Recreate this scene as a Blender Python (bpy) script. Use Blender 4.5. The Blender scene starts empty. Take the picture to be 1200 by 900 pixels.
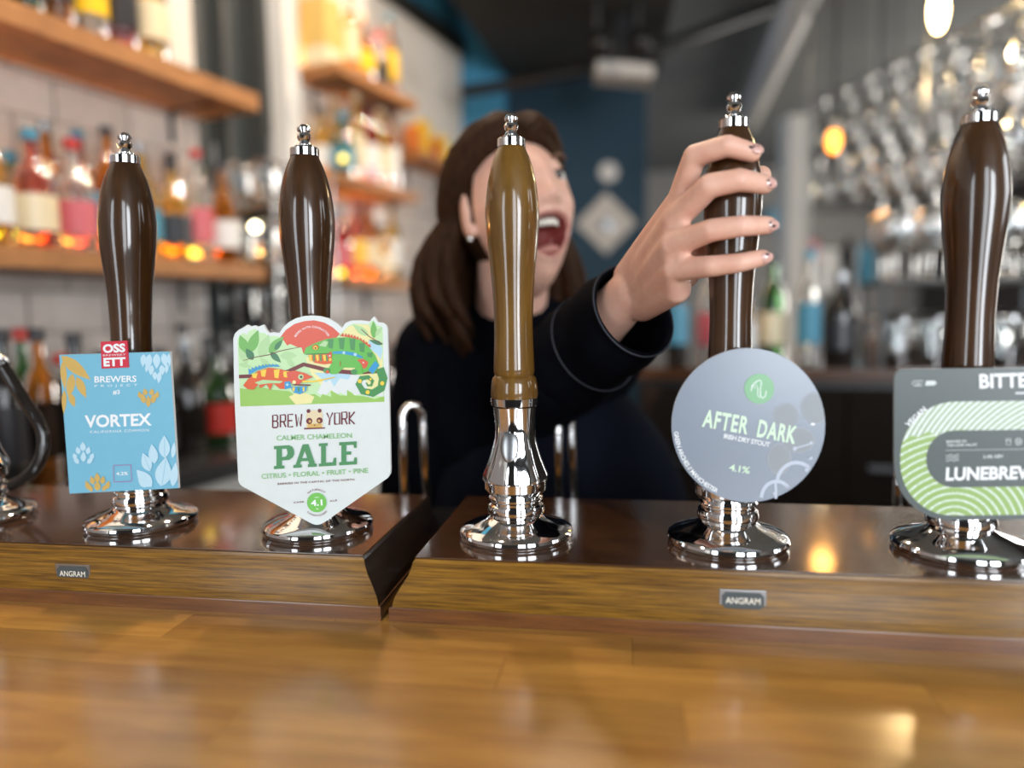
import bpy, bmesh, math, random
import numpy as np
from mathutils import Vector, Matrix, noise
random.seed(7)
R_ = math.radians
SC = bpy.context.scene
COL = SC.collection

# ------------------------------------------------------------------ camera
F = 829.0; CZ = 1.311
PI_, RO, YA = R_(5.6), R_(-0.933), R_(9.0)
fw = Vector((-math.sin(YA), math.cos(YA), 0)); rt = Vector((math.cos(YA), math.sin(YA), 0)); up = Vector((0, 0, 1))
f2 = fw*math.cos(PI_) - up*math.sin(PI_); u2 = up*math.cos(PI_) + fw*math.sin(PI_)
CR = rt*math.cos(RO) + u2*math.sin(RO); CU = u2*math.cos(RO) - rt*math.sin(RO); CF = f2
CAM = Vector((0, 0, CZ))
cd = bpy.data.cameras.new('camera'); cam = bpy.data.objects.new('camera', cd); COL.objects.link(cam)
cam.matrix_world = Matrix(((CR.x, CU.x, -CF.x, 0), (CR.y, CU.y, -CF.y, 0), (CR.z, CU.z, -CF.z, CZ), (0, 0, 0, 1)))
cd.sensor_width = 36; cd.lens = F/1200*36; cd.clip_start = .02; cd.clip_end = 60
cd.dof.use_dof = True; cd.dof.focus_distance = .645; cd.dof.aperture_fstop = 1.35
SC.camera = cam
def ray(px, py): return CR*((px-600)/F) + CU*((450-py)/F) + CF
def dep(px, py, t): return CAM + ray(px, py)*t
def ony(px, py, y): d = ray(px, py); return CAM + d*(y/d.y)
def onz(px, py, z): d = ray(px, py); return CAM + d*((z-CZ)/d.z)
# ------------------------------------------------------------------ world, exposure, daylight
w = bpy.data.worlds.new('world'); SC.world = w; w.use_nodes = True
bg = w.node_tree.nodes['Background']; bg.inputs[0].default_value = (.62, .74, .92, 1); bg.inputs[1].default_value = 1.0
SC.view_settings.view_transform = 'Standard'; SC.view_settings.look = 'None'
SC.view_settings.exposure = 0.22; SC.view_settings.gamma = 1; SC.view_settings.use_curve_mapping = False
def area(name, loc, target, sx, sy, power, color, spread=None):
    l = bpy.data.lights.new(name, 'AREA'); l.shape = 'RECTANGLE'; l.size = sx; l.size_y = sy; l.energy = power; l.color = color
    if spread: l.spread = spread
    o = bpy.data.objects.new(name, l); COL.objects.link(o); o.location = loc
    o.rotation_euler = (Vector(target)-Vector(loc)).to_track_quat('-Z', 'Y').to_euler(); return o
# daylight through the three street windows behind the camera
DAY = (.90, .95, 1.0)
area('window_light', (2.35, -2.44, 1.75), (2.05, 1, 1.55), 1.1, 1.9, 105, DAY)
area('window_light', (.95, -2.44, 1.75), (.9, 1, 1.55), .8, 1.9, 36, DAY)
area('window_light', (-1.75, -2.44, 1.75), (-1.4, 1, 1.55), .7, 1.9, 26, DAY)
area('window_light', (3.44, .9, 1.9), (0, 1.2, 1.3), 1.3, 1.4, 30, DAY)  # at the right wall, where no window opening is built

# ------------------------------------------------------------------ materials
def mat(name, col, rough=.5, metal=0, noise_=None, coat=0, trans=0, emit=None, estr=0, sss=0, bump=0, bscale=40, ior=1.45, spec=.5, alpha=1, coat_rough=.05, var=0):
    m = bpy.data.materials.new(name); m.use_nodes = True; nt = m.node_tree; b = nt.nodes['Principled BSDF']
    b.inputs['Base Color'].default_value = (*col, 1); b.inputs['Roughness'].default_value = rough; b.inputs['Metallic'].default_value = metal
    b.inputs['Coat Weight'].default_value = coat; b.inputs['Coat Roughness'].default_value = coat_rough; b.inputs['Transmission Weight'].default_value = trans
    b.inputs['IOR'].default_value = ior; b.inputs['Specular IOR Level'].default_value = spec
    if emit: b.inputs['Emission Color'].default_value = (*emit, 1); b.inputs['Emission Strength'].default_value = estr
    if sss: b.inputs['Subsurface Weight'].default_value = sss; b.inputs['Subsurface Radius'].default_value = (1, .35, .2); b.inputs['Subsurface Scale'].default_value = .01
    tc = nt.nodes.new('ShaderNodeTexCoord')
    nz = None
    sc, col2, stretch = (noise_ if noise_ else (25, tuple(c*.85 for c in col), (1, 1, 1)))
    mp = nt.nodes.new('ShaderNodeMapping'); mp.inputs['Scale'].default_value = stretch
    nz = nt.nodes.new('ShaderNodeTexNoise'); nz.inputs['Scale'].default_value = sc; nz.inputs['Detail'].default_value = 6; nz.inputs['Roughness'].default_value = .65
    rp = nt.nodes.new('ShaderNodeValToRGB'); rp.color_ramp.elements[0].position = .32; rp.color_ramp.elements[1].position = .68
    rp.color_ramp.elements[0].color = (*col2, 1); rp.color_ramp.elements[1].color = (*col, 1)
    nt.links.new(tc.outputs['Object'], mp.inputs[0]); nt.links.new(mp.outputs[0], nz.inputs['Vector']); nt.links.new(nz.outputs['Fac'], rp.inputs[0])
    out = rp.outputs[0]
    if var:
        oi = nt.nodes.new('ShaderNodeObjectInfo'); mr = nt.nodes.new('ShaderNodeMapRange'); mr.inputs['To Min'].default_value = 1-var; mr.inputs['To Max'].default_value = 1+var
        hs = nt.nodes.new('ShaderNodeHueSaturation'); nt.links.new(oi.outputs['Random'], mr.inputs['Value']); nt.links.new(mr.outputs[0], hs.inputs['Value']); nt.links.new(out, hs.inputs['Color']); out = hs.outputs[0]
        ad = nt.nodes.new('ShaderNodeVectorMath'); ad.operation = 'ADD'; ml = nt.nodes.new('ShaderNodeMath'); ml.operation = 'MULTIPLY'; ml.inputs[1].default_value = 37
        nt.links.new(oi.outputs['Random'], ml.inputs[0]); nt.links.new(mp.outputs[0], ad.inputs[0]); nt.links.new(ml.outputs[0], ad.inputs[1]); nt.links.new(ad.outputs[0], nz.inputs['Vector'])
    nt.links.new(out, b.inputs['Base Color'])
    if bump:
        bn = nt.nodes.new('ShaderNodeTexNoise'); bn.inputs['Scale'].default_value = bscale; bn.inputs['Detail'].default_value = 3
        bp = nt.nodes.new('ShaderNodeBump'); bp.inputs['Strength'].default_value = bump; bp.inputs['Distance'].default_value = .002
        nt.links.new(mp.outputs[0], bn.inputs['Vector']); nt.links.new(bn.outputs['Fac'], bp.inputs['Height']); nt.links.new(bp.outputs[0], b.inputs['Normal'])
    return m
def flat(name, col, rough=.35): return mat(name, col, rough, noise_=(60, tuple(c*.96 for c in col), (1, 1, 1)))
M = {}
M['chrome'] = mat('chrome', (.82, .82, .82), .05, 1, noise_=(6, (.76, .76, .77), (1, 1, 1)))
M['steel'] = mat('steel', (.36, .37, .38), .3, 1)
M['handle_dark'] = mat('handle_walnut', (.060, .023, .0045), .38, 0, (30, (.024, .009, .002), (2.2, 2.2, .35)), spec=.25, coat=1, coat_rough=.09, bump=.05, bscale=60)
M['handle_lit'] = mat('handle_walnut_lit', (.18, .092, .013), .38, 0, (30, (.10, .044, .006), (2.2, 2.2, .35)), spec=.25, coat=1, coat_rough=.09, bump=.05, bscale=60)  # walnut as well; the stronger light on it is put into the colour
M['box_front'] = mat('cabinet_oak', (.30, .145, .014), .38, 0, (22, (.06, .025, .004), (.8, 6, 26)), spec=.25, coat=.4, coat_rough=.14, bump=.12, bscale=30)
M['box_strip'] = mat('cabinet_strip', (.20, .075, .018), .35, 0, (16, (.10, .034, .010), (1, 6, 16)), coat=.7, coat_rough=.15)
M['box_top'] = mat('cabinet_top', (.085, .036, .014), .22, 0, (10, (.048, .019, .008), (1, 8, 8)), coat=1, coat_rough=.08)
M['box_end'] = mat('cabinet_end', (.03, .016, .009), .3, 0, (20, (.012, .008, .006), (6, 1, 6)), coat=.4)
M['stave'] = mat('counter_beech', (.60, .305, .062), .40, 0, (7, (.38, .165, .030), (1, 9, 5)), spec=.35, coat=1, coat_rough=.19, var=.18, bump=.04, bscale=20)
M['glue'] = flat('counter_glue', (.16, .08, .03))
M['shelf'] = mat('shelf_oak', (.48, .22, .075), .5, 0, (8, (.27, .115, .04), (2, 2, 10)))
M['tile'] = mat('tile_glaze', (.62, .55, .50), .22, 0, var=.06, coat=.3)
M['sign_white'] = flat('sign_white', (.50, .47, .43), .7)
M['gold_box'] = flat('gold_carton', (.62, .42, .12), .6)
M['darkwall'] = flat('dark_brown_wall', (.06, .05, .042), .8)
M['grout'] = flat('grout', (.30, .26, .24), .9)
M['streetwall'] = flat('street_wall_paint', (.05, .055, .06), .8)
M['plaster'] = flat('white_plaster', (.66, .62, .56), .8)
M['blue'] = flat('blue_paint', (.06, .30, .50), .6)
M['teal'] = flat('teal_dark', (.005, .034, .062), .7)  # much darker than the blue wall in line with it
M['ceil'] = mat('ceiling_grey_paint', (.15, .155, .15), .9, noise_=(1.5, (.12, .124, .12), (1, 1, 1)))
M['soffit'] = mat('soffit_black', (.022, .024, .023), .8)
M['floor'] = mat('floor_board', (.10, .065, .04), .5, noise_=(5, (.06, .035, .02), (8, 1, 1)))
M['farwall'] = mat('far_wall_grey', (.27, .255, .235), .8)
M['black'] = mat('black_paint', (.008, .008, .009), .4)
M['frame'] = mat('dark_frame', (.05, .055, .055), .5)
M['pane'] = mat('mirror_glass', (.30, .34, .34), .12, .8)
M['duct'] = mat('duct_zinc', (.55, .53, .50), .5, .2)
M['white'] = flat('white_enamel', (.75, .75, .72), .4)
M['red'] = flat('red_plastic', (.5, .03, .02)); M['yellow'] = flat('yellow_packet', (.9, .55, .02)); M['orange'] = flat('orange_packet', (.8, .22, .03))
M['green'] = flat('green_packet', (.12, .3, .08)); M['cream'] = flat('cream_label', (.75, .64, .42)); M['lbl_black'] = flat('black_label', (.03, .03, .035)); M['lbl_blue'] = flat('blue_label', (.06, .25, .36))
M['pink'] = flat('pink_label', (.6, .12, .14))
M['glass'] = mat('clear_glass', (.97, .98, .98), .02, trans=1, ior=1.45, noise_=(5, (.93, .95, .95), (1, 1, 1)))
def bglass(n, c): return mat(n, c, .08, trans=.88, ior=1.33, noise_=(9, tuple(x*.9 for x in c), (1, 1, 1)))
M['b_amber'] = bglass('amber_spirit', (.75, .27, .03)); M['b_clear'] = bglass('clear_spirit', (.92, .92, .88)); M['b_red'] = bglass('red_spirit', (.5, .03, .02))
M['b_green'] = bglass('green_bottle_glass', (.07, .2, .06)); M['b_gold'] = bglass('gold_spirit', (.95, .62, .13)); M['b_dark'] = mat('dark_bottle_glass', (.015, .012, .01), .08, coat=.5); M['b_pink'] = bglass('pink_spirit', (.8, .25, .2))
M['skin'] = mat('skin', (.80, .49, .37), .48, noise_=(60, (.73, .40, .30), (1, 1, 1)), sss=.12, bump=.04, bscale=400)
M['lips'] = mat('lip_skin', (.62, .27, .22), .4, sss=.1); M['mouth'] = mat('mouth_inner', (.20, .035, .03), .4); M['teeth'] = flat('teeth', (.85, .80, .68), .25)
M['nail'] = mat('fingernail', (.72, .42, .36), .2, coat=.6); M['polish'] = flat('black_polish', (.02, .008, .02), .2)
M['hair'] = mat('brown_hair', (.045, .018, .007), .62, spec=.12, noise_=(30, (.014, .006, .003), (6, 6, .6)), bump=.3, bscale=120)
M['cloth'] = mat('navy_sweatshirt', (.0030, .0036, .0062), .9, noise_=(60, (.0022, .0026, .0045), (1, 1, 1)), bump=.15, bscale=400, spec=.06)
M['hem'] = mat('navy_hem_lit', (.045, .048, .06), .9, spec=.2); M['apron'] = mat('navy_apron', (.004, .006, .013), .9, spec=.15)  # hem is paler than the cloth; its lit edge is in the colour
M['eye'] = flat('eye_white', (.7, .68, .64), .2); M['iris'] = flat('eye_iris', (.06, .05, .045), .2); M['brow'] = flat('eyebrow_hair', (.12, .06, .035), .7)
def emis(n, c, s): return mat(n, c, .5, emit=c, estr=s)
M['bulb'] = emis('filament_glow', (1, .72, .32), 26); M['bulb_w'] = emis('warm_white_glow', (1, .86, .55), 15); M['bulb_o'] = emis('orange_glow', (1, .36, .05), 4)
M['bulb_s'] = emis('added_bulb_glow', (1, .68, .30), 9); M['led'] = emis('led_strip', (1, .42, .07), 2.2); M['bulb_y'] = emis('yellow_glow', (1, .70, .05), 3.0)
M['sky_pane'] = emis('window_daylight', (.8, .9, 1), 1.2)

# ------------------------------------------------------------------ helpers
def prop(o, label=None, cat=None, group=None, kind=None):
    if label: o['label'] = label
    if cat: o['category'] = cat
    if group: o['group'] = group
    if kind: o['kind'] = kind
    return o
def empty(name, loc, label, cat, group=None):
    o = bpy.data.objects.new(name, None); COL.objects.link(o); o.location = loc; o.empty_display_size = .02
    return prop(o, label, cat, group)
def wloc(o):
    v = Vector(o.location)
    while o.parent: o = o.parent; v += o.location
    return v
def obj(name, bm, mats, parent=None, smooth=False, origin=None, kind=None):
    """bm in world coordinates; object origin set to parent's / origin"""
    me = bpy.data.meshes.new(name)
    if isinstance(bm, bpy.types.Mesh): me = bm
    else:
        bm.normal_update(); bm.to_mesh(me); bm.free()
    o = bpy.data.objects.new(name, me); COL.objects.link(o)
    if not isinstance(mats, (list, tuple)): mats = [mats]
    if len(me.materials): me.materials.clear()
    for m in mats: me.materials.append(M[m] if isinstance(m, str) else m)
    pl = wloc(parent) if parent else Vector((0, 0, 0))
    if parent: o.parent = parent
    if origin is None:
        if parent: origin = pl
        else:
            cs = [v.co for v in me.vertices]; origin = Vector((sum(c.x for c in cs)/len(cs), sum(c.y for c in cs)/len(cs), min(c.z for c in cs)))
    origin = Vector(origin)
    me.transform(Matrix.Translation(-origin)); o.location = origin - pl
    if smooth:
        me.polygons.foreach_set('use_smooth', [True]*len(me.polygons))
    if kind: o['kind'] = kind
    return o
def sharp(o, ang=35):
    me = o.data; bm = bmesh.new(); bm.from_mesh(me)
    for e in bm.edges:
        if len(e.link_faces) == 2 and e.calc_face_angle(0) > R_(ang): e.smooth = False
    bm.to_mesh(me); bm.free(); return o
def NB(): return bmesh.new()
def box(bm, a, b, mi=0, bev=0):
    x0, y0, z0 = a; x1, y1, z1 = b
    v = [bm.verts.new(p) for p in ((x0,y0,z0),(x1,y0,z0),(x1,y1,z0),(x0,y1,z0),(x0,y0,z1),(x1,y0,z1),(x1,y1,z1),(x0,y1,z1))]
    fs = [bm.faces.new([v[i] for i in q]) for q in ((3,2,1,0),(4,5,6,7),(0,1,5,4),(1,2,6,5),(2,3,7,6),(3,0,4,7))]
    for f in fs: f.material_index = mi
    if bev: bmesh.ops.bevel(bm, geom=list({e for f in fs for e in f.edges}), offset=bev, segments=2, affect='EDGES', profile=.5)
    return bm
def obox(bm, o, dx, dy, dz, mi=0):
    """oriented box: corner o, edge vectors"""
    o, dx, dy, dz = map(Vector, (o, dx, dy, dz))
    v = [bm.verts.new(p) for p in (o, o+dx, o+dx+dy, o+dy, o+dz, o+dx+dz, o+dx+dy+dz, o+dy+dz)]
    for q in ((3,2,1,0),(4,5,6,7),(0,1,5,4),(1,2,6,5),(2,3,7,6),(3,0,4,7)): bm.faces.new([v[i] for i in q]).material_index = mi
    return bm
def lathe(bm, prof, c=(0, 0, 0), seg=48, mi=0, flute=None, ax=None):
    """prof list of (z, r)"""
    c = Vector(c); rings = []
    for z, r in prof:
        if r < 1e-5: rings.append([bm.verts.new(c+Vector((0, 0, z)))]); continue
        ring = []
        for k in range(seg):
            a = 2*math.pi*k/seg; rr = r*(flute(z, a) if flute else 1)
            ring.append(bm.verts.new(c+Vector((rr*math.cos(a), rr*math.sin(a), z))))
        rings.append(ring)
    for A, B in zip(rings, rings[1:]):
        for k in range(seg):
            k2 = (k+1) % seg
            if len(A) == 1 and len(B) == 1: break
            if len(A) == 1: f = bm.faces.new((A[0], B[k], B[k2]))
            elif len(B) == 1: f = bm.faces.new((A[k2], A[k], B[0]))
            else: f = bm.faces.new((A[k2], A[k], B[k], B[k2]))
            f.material_index = mi
    return bm
def smoothprof(pts, n=4):
    """Catmull-Rom densify of (z, r)"""
    out = []
    P = [pts[0]]+list(pts)+[pts[-1]]
    for i in range(1, len(P)-2):
        for k in range(n):
            t = k/n; q = []
            for d in (0, 1):
                a, b, c_, e = P[i-1][d], P[i][d], P[i+1][d], P[i+2][d]
                q.append(.5*((2*b)+(-a+c_)*t+(2*a-5*b+4*c_-e)*t*t+(-a+3*b-3*c_+e)*t**3))
            out.append((q[0], max(q[1], 0)))
    out.append(pts[-1]); return out
def tube(bm, pts, rad, seg=12, mi=0, cap=True, squash=None):
    pts = [Vector(p) for p in pts]; n = len(pts); rs = rad if isinstance(rad, (list, tuple)) else [rad]*n
    rings = []; u = None
    for i, p in enumerate(pts):
        t = (pts[min(i+1, n-1)]-pts[max(i-1, 0)]).normalized()
        if u is None: u = t.orthogonal().normalized()
        u = (u-t*u.dot(t)).normalized(); v = t.cross(u)
        if squash and i == 0:
            u = Vector(squash[0]); u = (u-t*u.dot(t)).normalized(); v = t.cross(u)
        s = squash[1] if squash else 1
        rings.append([bm.verts.new(p+(u*math.cos(2*math.pi*k/seg)+v*math.sin(2*math.pi*k/seg)*s)*rs[i]) for k in range(seg)])
    for A, B in zip(rings, rings[1:]):
        for k in range(seg): bm.faces.new((A[k], A[(k+1) % seg], B[(k+1) % seg], B[k])).material_index = mi
    if cap:
        bm.faces.new(rings[0][::-1]).material_index = mi; bm.faces.new(rings[-1]).material_index = mi
    return bm
def spline(pts, n=6):
    P = [Vector(p) for p in pts]; P = [P[0]]+P+[P[-1]]; out = []
    for i in range(1, len(P)-2):
        for k in range(n):
            t = k/n; a, b, c, d = P[i-1], P[i], P[i+1], P[i+2]
            out.append(.5*((2*b)+(-a+c)*t+(2*a-5*b+4*c-d)*t*t+(-a+3*b-3*c+d)*t**3))
    out.append(P[-2]); return out
def capsule(bm, p0, r0, p1, r1, seg=20):
    p0, p1 = Vector(p0), Vector(p1); t = (p1-p0); L = t.length; t = t/L if L > 1e-6 else Vector((0, 0, 1))
    pts = []; rs = []
    for k in range(6): a = math.pi/2*k/6; pts.append(p0-t*r0*math.cos(a)); rs.append(r0*math.sin(a)+1e-5)
    for k in range(5): s = k/4; pts.append(p0.lerp(p1, s)); rs.append(r0+(r1-r0)*s)
    for k in range(1, 7): a = math.pi/2*k/6; pts.append(p1+t*r1*math.sin(a)); rs.append(r1*math.cos(a)+1e-5)
    u = t.orthogonal().normalized(); v = t.cross(u)
    rings = [[bm.verts.new(p+(u*math.cos(2*math.pi*k/seg)+v*math.sin(2*math.pi*k/seg))*r) for k in range(seg)] for p, r in zip(pts, rs)]
    for A, B in zip(rings, rings[1:]):
        for k in range(seg): bm.faces.new((A[k], A[(k+1) % seg], B[(k+1) % seg], B[k]))
    bm.faces.new(rings[0][::-1]); bm.faces.new(rings[-1])
def ellipsoid(bm, c, R3, basis=None, nu=24, nv=16, mi=0):
    c = Vector(c); B = basis or Matrix.Identity(3); rings = []
    for j in range(nv+1):
        th = math.pi*j/nv
        if j in (0, nv): rings.append([bm.verts.new(c+B@Vector((0, 0, R3[2]*math.cos(th))))]); continue
        rings.append([bm.verts.new(c+B@Vector((R3[0]*math.sin(th)*math.cos(2*math.pi*k/nu), R3[1]*math.sin(th)*math.sin(2*math.pi*k/nu), R3[2]*math.cos(th)))) for k in range(nu)])
    for A, B2 in zip(rings, rings[1:]):
        for k in range(nu):
            k2 = (k+1) % nu
            if len(A) == 1: f = bm.faces.new((A[0], B2[k], B2[k2]))
            elif len(B2) == 1: f = bm.faces.new((A[k2], A[k], B2[0]))
            else: f = bm.faces.new((A[k2], A[k], B2[k], B2[k2]))
            f.material_index = mi
def remesh(bm, voxel, smooth=2, it=1):
    me = bpy.data.meshes.new('tmp'); bm.to_mesh(me); bm.free(); o = bpy.data.objects.new('tmp', me); COL.objects.link(o)
    m = o.modifiers.new('r', 'REMESH'); m.mode = 'VOXEL'; m.voxel_size = voxel
    if smooth: s = o.modifiers.new('s', 'SMOOTH'); s.factor = .5; s.iterations = smooth
    bpy.context.view_layer.update(); dg = bpy.context.evaluated_depsgraph_get()
    r = bpy.data.meshes.new_from_object(o.evaluated_get(dg)); bpy.data.objects.remove(o); return r
def dup(root, loc=None, rotz=None, label=None, cat=None, group=None):
    r = root.copy(); COL.objects.link(r)
    if loc is not None: r.location = loc
    if rotz is not None: r.rotation_euler[2] = rotz
    if label: r['label'] = label
    if group: r['group'] = group
    for ch in list(root.children):
        c = ch.copy(); COL.objects.link(c); c.parent = r
        for g in ch.children:
            d = g.copy(); COL.objects.link(d); d.parent = c
    return r
ORD = ['first','second','third','fourth','fifth','sixth','seventh','eighth','ninth','tenth','eleventh','twelfth','thirteenth','fourteenth','fifteenth','sixteenth','seventeenth','eighteenth','nineteenth','twentieth','twenty-first','twenty-second','twenty-third','twenty-fourth','twenty-fifth','twenty-sixth','twenty-seventh','twenty-eighth']

# ------------------------------------------------------------------ room shell
CEIL = 3.05; XR = 3.5; YB = -2.5; YF = 9.2
def struct(name, bm, m, **k): return prop(obj(name, bm, m, **k), kind='structure')
struct('floor', box(NB(), (-3.2, YB, -.05), (XR, YF, 0)), 'floor')
struct('ceiling', box(NB(), (-3.2, YB, CEIL), (XR, YF, CEIL+.05)), 'ceil')
struct('wall_right', box(NB(), (XR, YB, 0), (XR+.1, YF, CEIL)), 'darkwall')
struct('wall_far', box(NB(), (-3.2, YF, 0), (XR+.1, YF+.1, CEIL)), 'farwall')
def panel_wall(name, y0, y1, holes, m):
    bm = NB(); xs = -3.2
    for (a, b, z0, z1) in holes:
        box(bm, (xs, y0, 0), (a, y1, CEIL)); box(bm, (a, y0, 0), (b, y1, z0)); box(bm, (a, y0, z1), (b, y1, CEIL)); xs = b
    box(bm, (xs, y0, 0), (XR, y1, CEIL)); return struct(name, bm, m)
panel_wall('wall_street', YB-.15, YB, [(-2.2, -1.3, .7, 2.75), (.5, 1.4, .7, 2.75), (1.75, 2.95, .7, 2.75)], 'streetwall')
for i, (a, b) in enumerate(((-2.2, -1.3), (.5, 1.4), (1.75, 2.95))):
    bm = NB(); t = .05
    for q in (((a, YB-.1, .7), (b, YB-.03, .75)), ((a, YB-.1, 2.7), (b, YB-.03, 2.75)), ((a, YB-.1, .75), (a+t, YB-.03, 2.7)), ((b-t, YB-.1, .75), (b, YB-.03, 2.7)), (((a+b)/2-.02, YB-.1, .75), ((a+b)/2+.02, YB-.03, 2.7)), ((a+t, YB-.1, 2.1), (b-t, YB-.03, 2.14))): box(bm, *q)
    wf = struct('window_%d' % (i+1), bm, 'frame'); obj('pane', box(NB(), (a+t, YB-.075, .75), (b-t, YB-.07, 2.7)), 'glass', wf)

# left wall frame: s along the wall (away), off = out of the wall
WO = Vector((-1.353, 1.595, 0)); WA = R_(14.3); WD = Vector((math.sin(WA), math.cos(WA), 0)); WN = Vector((math.cos(WA), -math.sin(WA), 0))
def LW(s, off, z): return WO + WD*s + WN*off + Vector((0, 0, z))
def wbox(bm, s0, s1, o0, o1, z0, z1, mi=0): return obox(bm, LW(s0, o0, z0), WD*(s1-s0), WN*(o1-o0), (0, 0, z1-z0), mi)
wl = struct('wall_left', wbox(wbox(NB(), -4.3, .42, -.12, -.012, 0, CEIL), .80, 2.15, -.12, -.012, 0, 2.66), 'grout')
# glazed tiles, one object each, on the stretches in view
tw, thh, gp = .198, .098, .004
tb = NB(); box(tb, (-.004, -tw/2, -thh/2), (.008, tw/2, thh/2), bev=.0025); tme = bpy.data.meshes.new('tile'); tb.to_mesh(tme); tb.free(); tme.materials.append(M['tile'])
nt_ = 0
for (s0, s1, z0, z1) in ((-.62, .42, .98, 2.0), (.82, 1.86, .98, 2.0)):
    row = 0; z = z0+thh/2
    while z < z1:
        s = s0 + (tw/2 if row % 2 else 0)
        while s < s1-.02:
            t = bpy.data.objects.new('tile', tme); COL.objects.link(t); t.parent = wl
            e = min(s+tw, s1); t.scale = (1, (e-s)/(tw+gp), 1)
            t.location = LW((s+e)/2, -.012, z) - wl.location; t.rotation_euler[2] = -WA
            s += tw+gp; nt_ += 1
        z += thh+gp; row += 1
struct('wall_left_plaster', wbox(wbox(NB(), -4.3, .42, -.012, -.004, 2.0, CEIL), .80, 2.15, -.012, -.002, 2.0, 2.66), 'plaster')
struct('wall_left_band', wbox(NB(), .42, 2.15, -.14, -.02, 2.71, CEIL), 'blue')
struct('trim_1', wbox(NB(), .42, 2.17, -.13, .015, 2.64, 2.72), 'soffit')
struct('trim_2', wbox(NB(), .76, .83, -.14, .05, 0, 2.70), 'white')
# dark framed mirror door between the two stretches
dr = struct('door_1', wbox(wbox(wbox(wbox(NB(), .42, .76, -.16, -.13, 0, 2.5), .42, .47, -.13, -.02, 0, 2.5), .585, .61, -.13, -.05, 0, 2.5), .72, .76, -.13, -.02, 0, 2.5), 'frame')
for a, b in ((.47, .585), (.61, .72)): obj('pane', wbox(NB(), a, b, -.128, -.12, .2, 2.4), 'pane', dr)
# return walls facing us: blue then teal
def cbox(p0, px1, D, z0, z1, th=.08):
    a = dep(p0, 366, D); b = dep(px1, 366, D); a.z = b.z = 0; d = b-a; n = Vector((-d.y, d.x, 0)).normalized()
    return obox(NB(), a+Vector((0, 0, z0)), d, n*th, (0, 0, z1-z0))
E1 = LW(2.15, -.1, 0); b_ = dep(598, 366, 3.92); b_.z = 0; d_ = b_-E1; n_ = Vector((-d_.y, d_.x, 0)).normalized()
struct('wall_blue', obox(NB(), E1, d_, n_*.08, (0, 0, CEIL)), 'blue')
tl = struct('wall_teal', cbox(598, 757, 3.9, 0, 2.60), 'teal')
# soffit and overhead pipes
q0 = dep(596, 366, 3.9); q1 = dep(526, 366, 2.84); q2 = dep(770, 366, 3.9); q3 = dep(800, 366, 2.6)
bm = NB(); vs = []
for z in (2.58, CEIL-.001):
    vs.append([bm.verts.new((q.x, q.y, z)) for q in (q1, q3, q2, q0)])
bm.faces.new(vs[0][::-1]); bm.faces.new(vs[1])
for k in range(4): bm.faces.new((vs[0][k], vs[0][(k+1) % 4], vs[1][(k+1) % 4], vs[1][k]))
struct('ceiling_soffit', bm, 'soffit')
def lab(name, bm, m, label, cat, group=None, **k): return prop(obj(name, bm, m, **k), label, cat, group)
dz = lambda px, z, D: (lambda a: Vector((a.x, a.y, z)))(dep(px, 366, D))
lab('air_duct', tube(NB(), [dz(955, 2.93, 3.3), dz(872, 2.93, 6.3)], .085, 20), 'duct', 'pale round metal air duct running along the dark ceiling', 'duct', smooth=True)
lab('ceiling_pipe', tube(NB(), [dep(540, 108, 3.3), dep(700, 82, 3.2), dep(905, 8, 3.2)], .028, 12), 'black', 'black pipe crossing under the dark ceiling above the teal wall', 'pipe', smooth=True)
pj = empty('spot_fitting', dep(730, 72, 3.0), 'pale rectangular light fitting under the dark ceiling soffit', 'light fitting')
p_ = dep(733, 78, 3.0); obj('housing', obox(NB(), p_-CR*.12-CU*.025, CR*.24-CU*.02, CF*.12, CU*.055), 'duct', pj)
obj('bracket', box(NB(), (p_.x-.05, p_.y+.03, p_.z+.03), (p_.x+.05, p_.y+.07, 2.58)), 'black', pj)
for i, (px, py, D) in enumerate(((700, 42, 2.9), (748, 40, 2.95))):
    p = dep(px, py, D); s = empty('track_spot', p, ('left','right')[i]+' small black track spotlight above the pale light fitting', 'spotlight', 'track spotlights'); obj('can', tube(NB(), [p, p+Vector((.02, -.05, -.07))], [.03, .04], 16), 'black', s, True); obj('stem', tube(NB(), [p, Vector((p.x, p.y, 2.6))], .008, 8), 'steel', s)
# signs on the teal wall
sn = (dep(757, 366, 3.9)-dep(598, 366, 3.9)); sn.z = 0; sn.normalize(); nn = Vector((sn.y, -sn.x, 0))
def onteal(px, py, out=.012):
    a = dep(598, 366, 3.9); a.z = 0; d = ray(px, py); t = (a-CAM).dot(nn)/d.dot(nn); return CAM+d*t+nn*out
c = onteal(710, 262); h = .165
sg = empty('diamond_sign', c, 'white diamond shaped sign on the teal wall', 'sign')
bm = NB(); f = [c+sn*h, c+Vector((0, 0, h)), c-sn*h, c-Vector((0, 0, h))]; a_ = [bm.verts.new(q) for q in f]; b2 = [bm.verts.new(q-nn*.012) for q in f]
bm.faces.new(a_); bm.faces.new(b2[::-1]); [bm.faces.new((a_[k], b2[k], b2[(k+1) % 4], a_[(k+1) % 4])) for k in range(4)]
bmesh.ops.recalc_face_normals(bm, faces=bm.faces); obj('board', bm, 'sign_white', sg)
bm = NB(); [bm.faces.new([bm.verts.new(c+nn*.002+sn*(x*k)+Vector((0, 0, z*k))) for x, z in ((-1, -.7), (1, -.7), (.5, .1), (0, .9), (-.5, .1))]) for k in (.05,)]
obj('printed_mark', bm, 'b_dark', sg)
c = onteal(713, 202); bm = NB(); bm.faces.new([bm.verts.new(c+sn*.05*math.cos(t*math.pi/12)+Vector((0, 0, .05*math.sin(t*math.pi/12)))) for t in range(24)])
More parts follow.
